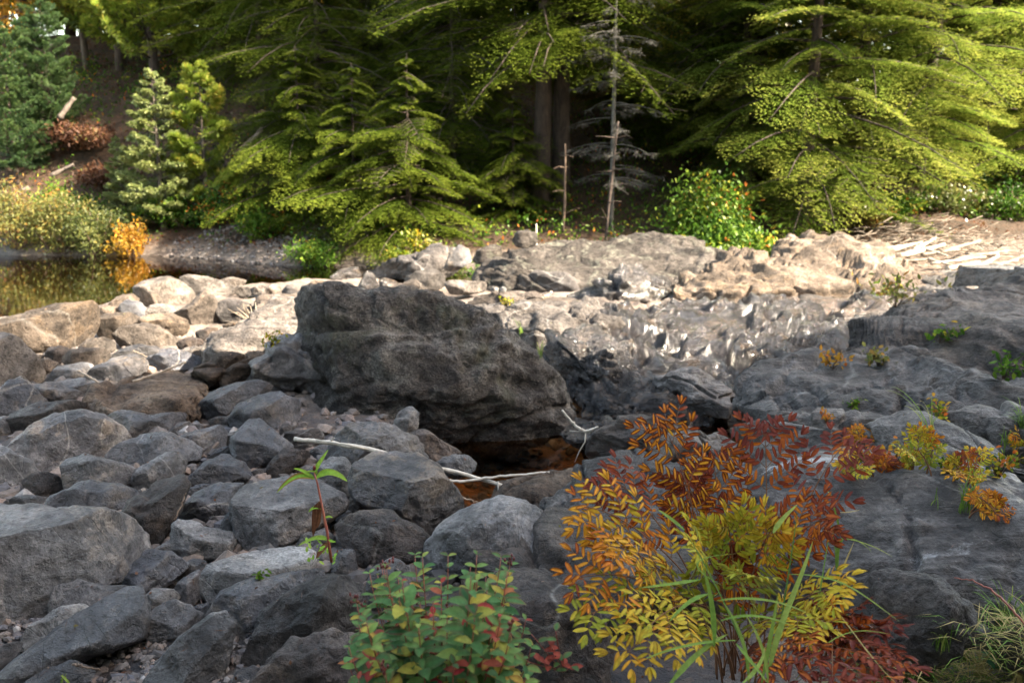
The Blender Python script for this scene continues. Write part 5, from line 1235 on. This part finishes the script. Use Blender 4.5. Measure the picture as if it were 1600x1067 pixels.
# ---- green shrub with reddening leaves
def shrub():
    r = rs(71); b = atdepth(690, 1130, 2.1); b[2] = .0
    t = empty('leafy_shrub', b, 'low shrub with blue green oval leaves and red inner leaves at the bottom centre', 'shrub')
    st = MB(); lf = MB(); sd = MB()
    tips = []
    for k in range(96):
        ang = r.uniform(-1, 1); y = r.uniform(865, 1085)
        wd_ = 60+ (y-865)*.42; x = 690+ang*min(150, wd_+40)
        tips.append((x, y, r.uniform(1.85, 2.45)-.0*(y-865)))
    tips += [(557,940,2.1),(545,1010,2.0),(800,985,2.0),(790,925,2.2),(600,885,2.3),(660,870,2.35),(700,868,2.3),(735,885,2.3),(830,1010,2.0),(560,1060,1.9)]
    for (x, y, D) in tips:
        tip = atdepth(x, y, D); o = b+np.array([(tip[0]-b[0])*.35, (tip[1]-b[1])*.35, 0]); h = np.array([0, 0, 1.0])
        c = bez(o, o+h*(tip[2]-o[2])*.6, tip-h*.06-(tip-o)*.15, tip, 16); st.tube(c-b, np.linspace(.0028, .0011, 16), 4)
        tan = np.gradient(c, axis=0); L = np.linalg.norm(np.diff(c, axis=0), axis=1).sum(); m = max(4, int(L*.75/.030)); a0 = r.rand()*6.28
        red = r.rand() < .22
        for i in range(m):
            u = 1-.75*i/m; k = min(15, int(u*15)); tt = tan[k]/np.linalg.norm(tan[k]); 
            q = np.cross(tt, [math.cos(a0+i*1.57), math.sin(a0+i*1.57), 0]); q /= np.linalg.norm(q)+1e-6
            l = (.020+.024*min(1, i/3.))*r.uniform(.65, 1.45)
            dd = np.array([q+tt*.5, -q+tt*.5])+r.normal(0, .12, (2, 3))
            hgt = (c[k][2])/.6
            ti = np.where(r.rand(2) < (.38 if hgt < .45 else .05)+(.2 if red else 0), r.uniform(.7, 1, 2), np.clip(r.normal(.34, .2, 2), 0, .66))
            near_leaves(lf, np.array([c[k], c[k]])-b, dd, np.tile(tt*.6+[0, -.35, .75], (2, 1)), l, l*r.uniform(.45, .6), ti, np.array([.5, .5])*r.rand(), .25, .25, 5, 'oval')
        if r.rand() < .22:
            for j in range(7):
                e = tip-b+r.normal(0, .008, 3)+[0, 0, .012]; st.tube([tip-b, e], .0007, 3); V, F = ico(1); sd.add(V*np.array([.0035, .0035, .006])+e, None, F)
    st.build('stems', MAT['redstem'], t); lf.build('leaves', MAT['shrubleaf'], t); sd.build('seed_heads', MAT['seed'], t)
    # a small low neighbour with red leaves to its right
    b2 = atdepth(880, 1050, 2.35); t2 = empty('leafy_seedling', b2, 'small seedling with green and pink leaves on the dark purple boulder', 'seedling')
    st = MB(); lf = MB()
    for (x, y) in [(830,990),(862,1010),(880,1028),(842,1032),(868,985),(815,1030),(895,1040)]:
        tip = atdepth(x, y, 2.3); c = np.linspace(b2, tip, 6); st.tube(c-b2, .0015, 4)
        for i in (2, 3, 4, 5):
            a = r.rand()*6.28; near_leaves(lf, [c[i]-b2], np.array([[math.cos(a), math.sin(a), .3]]), np.array([[0, -.3, 1.]]), .035, .018, r.choice([.2, .35, .85]), .4)
    st.build('stems', MAT['redstem'], t2); lf.build('leaves', MAT['shrubleaf'], t2)
shrub()

# ---- red stemmed plant
def red_plant():
    b = atdepth(518, 876, 3.42); t = empty('tall_weed', b, 'tall weed with a red stem, drooping lance leaves and one withered leaf', 'plant')
    P = lambda x, y, d=0: atdepth(x, y, 3.38+d)-b
    st = MB(); pts = np.array([P(518, 878), P(511, 830), P(503, 790), P(496, 755), P(491, 738)]); st.tube(pts, [.006, .0055, .0048, .004, .003], 6)
    st.build('stem', MAT['redstem'], t)
    def ribbon_leaf(name, pp, W, mat, tint, rim):
        pp = [P(*p) for p in pp]; c = bez(pp[0], pp[1], pp[2], pp[3], 12) if len(pp) == 4 else np.array(pp)
        lf = MB(); ribbon(lf, c, W, tint, rim, n0=(0, -.55, .8)); lf.build(name, MAT[mat], t)
    ribbon_leaf('leaf', [(491,748),(475,738),(455,742),(432,770)], .034, 'lance', .5, .9)
    ribbon_leaf('leaf', [(493,748),(508,732),(525,736),(543,752)], .034, 'lance', .6, .2)
    ribbon_leaf('leaf', [(491,740),(497,725),(503,718),(513,702)], .020, 'lance', .7, .1)
    ribbon_leaf('leaf', [(490,745),(478,738),(470,732),(458,732)], .016, 'lance', .5, .3)
    ribbon_leaf('leaf', [(492,742),(500,735),(488,735),(478,737)], .014, 'lance', .6, .6)
    ribbon_leaf('leaf', [(516,845),(500,835),(488,840),(466,852)], .022, 'lance', .7, .2)
    ribbon_leaf('leaf', [(504,795),(495,790),(487,793),(482,800)], .016, 'lance', .6, .1)
    ribbon_leaf('leaf', [(506,810),(512,806),(516,806),(520,809)], .010, 'lance', .7, .1)
    ribbon_leaf('withered_leaf', [(499,785),(492,795),(493,815),(489,838)], .032, 'withered', .4, 0)
    ribbon_leaf('withered_leaf', [(499,783),(497,800),(500,815),(495,825)], .024, 'withered', .9, 0)
    ribbon_leaf('withered_leaf', [(515,848),(507,852),(500,862),(494,872)], .028, 'withered', .9, 0)
    lf = MB(); r = rs(5)
    for k in range(26):
        p = P(r.uniform(478, 528), r.uniform(842, 880), r.uniform(-.08, .05)); near_leaves(lf, [p], r.normal(size=(1, 3)), np.array([[0, -.4, 1.]]), r.uniform(.015, .032), r.uniform(.007, .013), r.uniform(.4, 1))
    lf.build('basal_leaves', MAT['lance'], t)
    sd = MB(); V, F = ico(2); sd.add(V*np.array([.007, .007, .011])+P(491, 731), None, F); sd.build('bud', MAT['seed'], t)
def ribbon(mb, c, W, tint=.5, rim=0.0, n0=(0, -.3, .95), taper=.6, fold=.22, base=.25):
    c = np.asarray(c, float); n = len(c); t = np.linspace(0, 1, n); tan = np.gradient(c, axis=0); tan /= np.linalg.norm(tan, axis=1)[:, None]+1e-9
    side = np.cross(tan, np.array(n0, float)); side /= np.linalg.norm(side, axis=1)[:, None]+1e-9; up = np.cross(side, tan)
    w = W/2*np.minimum(1, base+(t/.25)*(1-base))*(1-t**2.2)**taper; w = np.maximum(w, W*.02)
    v = np.stack([c-side*w[:, None]+up*(w*fold)[:, None], c, c+side*w[:, None]+up*(w*fold)[:, None]], 1).reshape(-1, 3)
    b = ((np.arange(n-1)*3)[:, None]+np.array([0, 1])).ravel(); q = np.stack([b, b+1, b+4, b+3], -1)
    mb.add(v, q, tint=np.clip(tint+.12*t.repeat(3), 0, 1), edge=np.tile([1., 0, 1.], n), rim=rim)
red_plant()

# ---- large grass blades in front of the fern
def smooth_px(pts, D0, D1, n=18):
    p = np.array(pts, float); m = len(p); u = np.linspace(0, 1, m); t = np.linspace(0, 1, n)
    if m > 2:
        co_ = np.polyfit(u, p, min(3, m-1)); q = np.stack([np.polyval(co_[:, 0], t), np.polyval(co_[:, 1], t)], -1)
    else: q = p[0]+(p[1]-p[0])*t[:, None]
    return np.array([atdepth(a, b, D0+(D1-D0)*s) for (a, b), s in zip(q, t)])
BL = [([(1042,1075),(1090,1022),(1138,990)],13,2.12,2.2,.55), ([(1116,1010),(1112,945),(1098,886)],12,2.15,2.2,.45), ([(1150,1000),(1075,1008),(1005,1030)],7,2.2,2.1,.5),
 ([(1120,938),(1195,937),(1262,958)],7,2.2,2.15,.55), ([(1125,970),(1180,962),(1240,978)],7,2.15,2.1,.5), ([(1200,1060),(1218,985),(1245,915),(1270,845)],13,2.2,2.35,.6),
 ([(1208,1060),(1222,960),(1236,870),(1246,795)],4,2.3,2.55,.0), ([(1232,897),(1300,905),(1350,930),(1405,970)],5,2.3,2.2,.55), ([(1208,833),(1222,812),(1246,788)],11,2.5,2.55,.65),
 ([(1182,1060),(1140,960),(1100,880),(1066,826)],4,2.2,2.5,.1), ([(1070,828),(1045,808),(1028,796)],9,2.5,2.55,.5), ([(1106,928),(1075,942),(1045,972)],10,2.3,2.2,.45),
 ([(1095,905),(1050,912),(1000,918)],9,2.35,2.3,.5), ([(1190,1067),(1205,990),(1215,930)],9,2.15,2.2,.5), ([(1200,1067),(1190,1010),(1165,960)],8,2.12,2.2,.6),
 ([(1340,1060),(1325,970),(1308,880),(1300,790)],4,2.5,2.75,.3), ([(1310,910),(1308,865),(1316,842),(1330,838)],8,2.6,2.6,.4), ([(1305,845),(1335,843),(1362,862)],4,2.6,2.55,.55),
 ([(1318,842),(1355,850),(1395,870)],3,2.6,2.5,.7), ([(1300,790),(1298,775),(1290,765)],6,2.75,2.75,.7), ([(1312,830),(1305,800),(1300,785)],6,2.7,2.7,.5), ([(1312,800),(1325,800),(1345,796)],4,2.7,2.65,.95),
 ([(1310,905),(1320,880),(1335,845)],4,2.6,2.6,.95), ([(1270,1000),(1285,900),(1300,810)],3,2.4,2.6,.3), ([(1170,1067),(1160,1000),(1130,940)],8,2.1,2.2,.5), ([(1160,1067),(1185,1040),(1195,1010)],9,2.05,2.15,.6),
 ([(1150,1005),(1175,1035),(1200,1067)],8,2.15,2.05,.5), ([(1240,1067),(1300,1000),(1350,985),(1392,990)],3,2.3,2.2,.6), ([(1400,1067),(1350,1010),(1305,950),(1285,930)],3,2.2,2.5,.9), ([(1130,915),(1090,880),(1150,865)],3,2.3,2.4,.4)]
gb = atdepth(1195, 1075, 2.15); gt = empty('grass_clump', gb, 'clump of long arching green grass blades growing through the golden fern', 'grass')
for (pp, wpx, d0, d1, ti) in BL:
    m_ = MB(); ribbon(m_, smooth_px(pp, d0, d1)-gb, wpx*d0/FPX*.78, ti, 0); m_.build('blade', MAT['greenblade'], gt)

def tuft(label, base, z, n, hpx, spread, seed, tint=(.5, .15), w=.004, name='grass_tuft', cat='grass', group='small grass tufts among the rocks', D=None, lean=0.0):
    b = surf(base[0], base[1], z) if D is None else atdepth(base[0], base[1], D); r = rs(seed); m_ = MB(); Dd = float((b-CAM)@cf)
    for k in range(n):
        a = r.rand()*6.28; h = hpx/FPX*Dd*r.uniform(.5, 1.1); q = spread*r.uniform(.3, 1)*h
        o = np.array([r.normal(0, .012), r.normal(0, .012), -.01]); e = np.array([math.cos(a)*q+lean*h, math.sin(a)*q, h*r.uniform(.5, 1)])
        c = bez(o, o+[0, 0, h*.5], e*[.7, .7, 1.1], e, 8); ribbon(m_, c, w*r.uniform(.6, 1.2), np.clip(r.normal(tint[0], tint[1]), 0, 1))
    return tag(m_.build(name, MAT['greenblade'], None, b), label, cat, group)
tuft('bright green grass tuft under the bent brown stem at the right', (1568, 985), .1, 70, 75, .8, 1, (.45, .15))
tuft('spiky pale green tuft at the right edge above the yellow sprig', (1598, 668), .5, 40, 40, 1.2, 2, (.35, .1), .005)
tuft('feathery pale green plant standing on the slab beside the rusty sprig', (1508, 798), .32, 30, 62, .45, 3, (.4, .1), .004)
tuft('thin upright grass blade pair near the right edge', (1570, 708), .3, 5, 62, .25, 4, (.5, .1), .006)
tuft('single thin blade standing on the slab', (1462, 792), .32, 4, 38, .2, 5, (.5, .1), .004)
tuft('long arching grass on the grey mound', (1452, 690), .25, 8, 95, .8, 6, (.6, .1), .006, lean=-.6)
tuft('green tuft at the corner of the pale scar in the lower right', (1470, 1010), .1, 30, 55, .6, 7, (.5, .2))
tuft('dry and green grass tuft below the rugged boulder', (1420, 1062), .08, 60, 70, .8, 8, (.65, .3))
tuft('dry straw tuft at the right bottom corner', (1530, 1062), .08, 40, 60, .9, 9, (.95, .1))
tuft('yellow grass tuft at the very corner lower right', (1590, 1070), .08, 10, 90, .5, 10, (.95, .15), .010)
tuft('small grass tuft on the bedrock shelf behind the shoulder of the boulder', (815, 525), .1, 10, 30, .5, 11, (.5, .1), .006)
tuft('grass tuft in the hollow at the wet knob', (845, 558), .05, 10, 28, .6, 12, (.5, .1), .006)
tuft('tiny bright shoot on the gravel at the bottom left', (98, 1062), -.02, 4, 20, .5, 13, (.6, .1), .008)
def sprig(label, px, py, z, n, size, seed, mat='bushgreen', tint=(.6, .25), leaf=.03, name='seedling', cat='seedling', group='small seedlings on the rocks'):
    b = surf(px, py, z); r = rs(seed); lf = MB(); st = MB(); t = empty(name, b, label, cat, group)
    for k in range(n):
        e = np.array([r.normal(0, .45), r.normal(0, .3), r.uniform(.3, 1)])*size; st.tube([[0, 0, -.01], e*.5+[0, 0, .1*size], e], [.003, .002, .001], 3)
        m = 6; near_leaves(lf, e*r.uniform(.4, 1, (m, 1))+r.normal(0, .1*size, (m, 3)), r.normal(size=(m, 3)), r.normal(size=(m, 3))*.5+[0, -.3, 1], leaf*r.uniform(.6, 1.2, m), leaf*.5, np.clip(r.normal(tint[0], tint[1], m), 0, 1), 0)
    st.build('stems', MAT['dirtywood'], t); lf.build('leaves', MAT[mat], t)
sprig('yellow seedling on the bedrock ramp left of the big boulder', 424, 542, .15, 9, .12, 1, 'autumn', (.5, .15), .035)
sprig('lime green seedling between the ridge and the grey mound', 1372, 572, .25, 12, .16, 2, 'willow', (.7, .2), .05)
sprig('small orange seedling at the edge of the wet cascade', 1300, 576, .15, 9, .13, 3, 'orange', (.5, .2), .04)
sprig('yellow green sprigs growing along the far end of the ridge', 1400, 480, .1, 16, .28, 4, 'willow', (.7, .2), .05)
sprig('bright seedling on the stream edge below the driftwood', 1385, 468, .1, 10, .22, 5, 'autumn', (.3, .15), .06)
sprig('green seedling on the face of the ridge', 1470, 535, .5, 8, .16, 6, 'bushgreen', (.6, .2), .05)
sprig('leafy green seedling in the cleft at the right edge', 1567, 590, .5, 10, .2, 7, 'bushgreen', (.5, .2), .05)
sprig('tiny green seedling on the pale flat topped slab', 405, 905, .15, 4, .04, 8, 'bushgreen', (.6, .1), .02)
sprig('orange and green seedling in the fold of the grey mound', 1470, 655, .35, 9, .12, 9, 'autumn', (.6, .3), .035)
sprig('little green seedling in the fold left of the grey mound', 1330, 640, .2, 7, .09, 10, 'bushgreen', (.7, .2), .03)
sprig('yellow seedling on the boulder crest bedrock', 790, 478, .1, 6, .1, 11, 'autumn', (.45, .1), .04)
sprig('low green weed with round leaves in the grass below the rugged boulder', 1445, 1055, .08, 12, .07, 12, 'bushgreen', (.5, .15), .03)
sprig('blue green weed at the lower right corner', 1578, 1045, .08, 12, .08, 13, 'shrubleaf', (.2, .1), .04)

# ---- sticks and straws
DS = 'loose sticks lying on the stones'
def dpath(lst): return [atdepth(x, y, D) for x, y, D in lst]
def bent(label, pts, rads, mat, seed=1, name='dead_stick', cat='stick', extra=None, group=DS, sides=7):
    p = np.array(dpath(pts)); m = len(p); u = np.linspace(0, 1, m); t = np.linspace(0, 1, 26)
    q = np.stack([np.interp(t, u, p[:, k]) for k in range(3)], -1)+rs(seed).normal(0, .002, (26, 3)); rr = np.interp(t, u, rads)*(1+.08*rs(seed).normal(size=26))
    c = q.mean(0); mb = MB(); mb.tube(q-c, rr, sides)
    for e in (extra or []):
        e_ = np.array(dpath(e)); mb.tube(e_-c, np.linspace(rads[-1]*.8, rads[-1]*.3, len(e_)), 5)
    return tag(mb.build(name, MAT[mat], None, c), label, cat, group)
bent('longest bleached stick running from the pile down to the brown pool', [(459,685,4.45),(520,692,4.42),(580,702,4.40),(680,730,4.45),(740,745,4.5),(800,764,4.52),(842,768,4.52)], [.011,.013,.012,.012,.011,.010,.008], 'deadwood', 1,
     extra=[[(515,690,4.42),(523,684,4.40)], [(835,768,4.52),(846,760,4.5)], [(778,752,4.5),(779,775,4.5)], [(580,703,4.4),(540,694,4.35),(480,685,4.45)]])
bent('shorter bleached stick crossing the long one above the pool', [(688,752,4.42),(720,752,4.45),(770,746,4.5),(820,741,4.55),(858,737,4.6)], [.008,.008,.007,.007,.006], 'deadwood', 2, extra=[[(849,738,4.6),(850,750,4.6)]])
bent('thin curved twig dipping into the pool below the two sticks', [(700,762,4.4),(725,778,4.4),(755,787,4.4)], [.004,.004,.003], 'tanwood', 3)
bent('pale forked root hanging over the pool from the boulder side', [(878,640,5.0),(892,658,5.0),(905,670,5.0),(915,674,5.0),(935,667,5.0)], [.006,.007,.009,.009,.005], 'deadwood', 4, extra=[[(915,674,5.0),(914,690,5.0),(905,705,5.0),(898,722,5.0)], [(890,673,5.0),(905,674,5.0),(915,675,5.0)]])
bent('tan straw leaning across the dark cracked stone at the left', [(207,597,5.9),(250,582,5.95),(291,565,6.0)], [.009,.009,.007], 'tanwood', 5)
bent('short pale straw on the flat grey slab at the left', [(121,579,6.1),(140,589,6.05),(158,600,6.0)], [.008,.008,.006], 'tanwood', 6)
bent('tiny straw on the flat brown grey stone', [(208,548,6.6),(220,553,6.6),(230,558,6.6)], [.006,.006,.004], 'tanwood', 7)
bent('short stick lying on the far bedrock behind the boulder', [(848,466,9.0),(855,462,9.0),(862,456,9.0)], [.02,.02,.014], 'tanwood', 8)
bent('pale curled twig on the tan shelf above the cascade', [(985,515,8.2),(992,508,8.2),(1003,500,8.2)], [.012,.012,.008], 'tanwood', 9)
bent('dark red dead stem bent over the grass at the right', [(1610,985,2.65),(1575,945,2.7),(1545,918,2.75),(1515,906,2.8),(1488,902,2.85)], [.004,.0035,.003,.002,.001], 'redstem', 10)
bent('dark thin twig on the gravel at the bottom left', [(115,1037,2.62),(135,1042,2.6),(155,1046,2.6)], [.004,.003,.002], 'dirtywood', 11)
bent('thin reddish straw between the diagonal boulder and the glossy dark boulder', [(272,812,3.65),(283,792,3.7),(290,770,3.75)], [.003,.003,.002], 'dirtywood', 12)
# withered clump on the bar beside the small grey stone
r = rs(91); m_ = MB(); b = ground(398, 505, .1)
for k in range(40): 
    e = r.normal(0, .11, 3)*[1.4, .8, .8]; e[2] = abs(e[2]); m_.tube([[0, 0, 0], e*.6+r.normal(0, .02, 3), e], [.005, .004, .002], 3)
tag(m_.build('dry_plant', MAT['tanwood'], None, b), 'dry tan plant skeleton in the gap of the stone bar', 'dead plant')
# dry grass and litter on the bank at the lower right
r = rs(92); m_ = MB()
for k in range(1300):
    gx_, gy_ = r.uniform(1340, 1640), 1085-r.rand()*115
    if gx_ < 1500 and gy_ < 1040: continue
    p = surf(gx_, gy_, .08); z = p[2]; a = r.rand()*6.28; l = r.uniform(.04, .20)
    d = np.array([math.cos(a), math.sin(a), r.uniform(0, .35)]); o = np.array([p[0], p[1], z]); 
    ribbon(m_, np.array([o, o+d*l*.5+[0, 0, .02], o+d*l]), r.uniform(.002, .005), r.choice([.3, .45, .6, .9, 1., 1.]))
tag(m_.build('dry_grass', MAT['greenblade']), 'mat of dry straw and sparse green grass at the lower right', 'dry grass', kind='stuff')
r = rs(93); m_ = MB(); n = 900
pp = np.array([ground(r.uniform(-50, 1600), r.uniform(690, 1100), 0.0) for _ in range(n)]); z = height(pp[:, 0], pp[:, 1])+.004
m_.leaves(np.stack([pp[:, 0], pp[:, 1], z], -1), r.normal(size=(n, 3))*[1, 1, .2], r.normal(size=(n, 3))*.3+[0, 0, 1], r.uniform(.008, .03, n), r.uniform(.004, .015, n), r.rand(n))
tag(m_.build('leaf_litter', MAT['rust'], smooth=False), 'fallen leaf scraps and needles between the stones', 'leaf litter', kind='stuff')

tuft('fresh green tuft between the rugged boulder and the bright tuft', (1500, 1030), .1, 45, 50, .7, 21, (.45, .2))
tuft('green and straw tuft at the foot of the rugged boulder', (1385, 1066), .1, 45, 60, .8, 22, (.6, .3))
sprig('orange sprig low in the crevice at the left of the yellow plants', 1400, 725, .2, 8, .10, 23, 'orange', (.5, .3), .03)
sprig('green and rust weed in the crevice at the far right', 1560, 745, .25, 12, .12, 24, 'autumn', (.5, .35), .03)
sprig('moss green weed along the crevice behind the slab', 1480, 738, .2, 12, .08, 25, 'bushgreen', (.5, .25), .025)
sprig('small rusty weed in front of the grey mound', 1290, 660, .1, 7, .08, 26, 'orange', (.7, .3), .025)
# ---------------------------------------------------------------- camera, light, world
cam = bpy.data.cameras.new('camera'); co = bpy.data.objects.new('camera', cam); COL.objects.link(co)
co.location = CAM.tolist(); co.rotation_euler = (PI/2-PITCH, 0, 0)
cam.lens = FPX/1600*36; cam.sensor_width = 36; cam.clip_end = 500; cam.clip_start = .05
cam.dof.use_dof = True; cam.dof.focus_distance = 3.3; cam.dof.aperture_fstop = 3.2
SC.camera = co
sl = bpy.data.lights.new('sun', 'SUN'); so = bpy.data.objects.new('sun', sl); COL.objects.link(so)
sl.energy = 3.5; sl.angle = R(.55); sl.color = (1.0, .86, .68)
SUN = Vector((math.sin(R(SUN_AZ))*math.cos(R(SUN_EL)), math.cos(R(SUN_AZ))*math.cos(R(SUN_EL)), math.sin(R(SUN_EL))))
so.rotation_euler = SUN.to_track_quat('Z', 'Y').to_euler()
w = bpy.data.worlds.new('World'); SC.world = w; w.use_nodes = True
wn = w.node_tree
for n in list(wn.nodes): wn.nodes.remove(n)
sky = wn.nodes.new('ShaderNodeTexSky'); sky.sky_type = 'NISHITA'; sky.sun_disc = False
sky.sun_elevation = R(SUN_EL); sky.sun_rotation = R(SUN_AZ)
bg = wn.nodes.new('ShaderNodeBackground'); bg.inputs[1].default_value = .15
ow = wn.nodes.new('ShaderNodeOutputWorld')
mxx = wn.nodes.new('ShaderNodeMix'); mxx.data_type = 'RGBA'; mxx.blend_type = 'MULTIPLY'; mxx.inputs[0].default_value = 1.0
mxx.inputs[7].default_value = (1.0, .81, .60, 1)
wn.links.new(sky.outputs[0], mxx.inputs[6]); wn.links.new(mxx.outputs[2], bg.inputs[0]); wn.links.new(bg.outputs[0], ow.inputs[0])
SC.view_settings.view_transform = 'Standard'; SC.view_settings.look = 'None'
SC.view_settings.exposure = 3.4; SC.view_settings.gamma = 1
SC.render.engine = 'CYCLES'
SC.cycles.max_bounces = 6; SC.cycles.diffuse_bounces = 3; SC.cycles.glossy_bounces = 3; SC.cycles.transparent_max_bounces = 8
SC.cycles.transmission_bounces = 4
SC.cycles.sample_clamp_indirect = 6
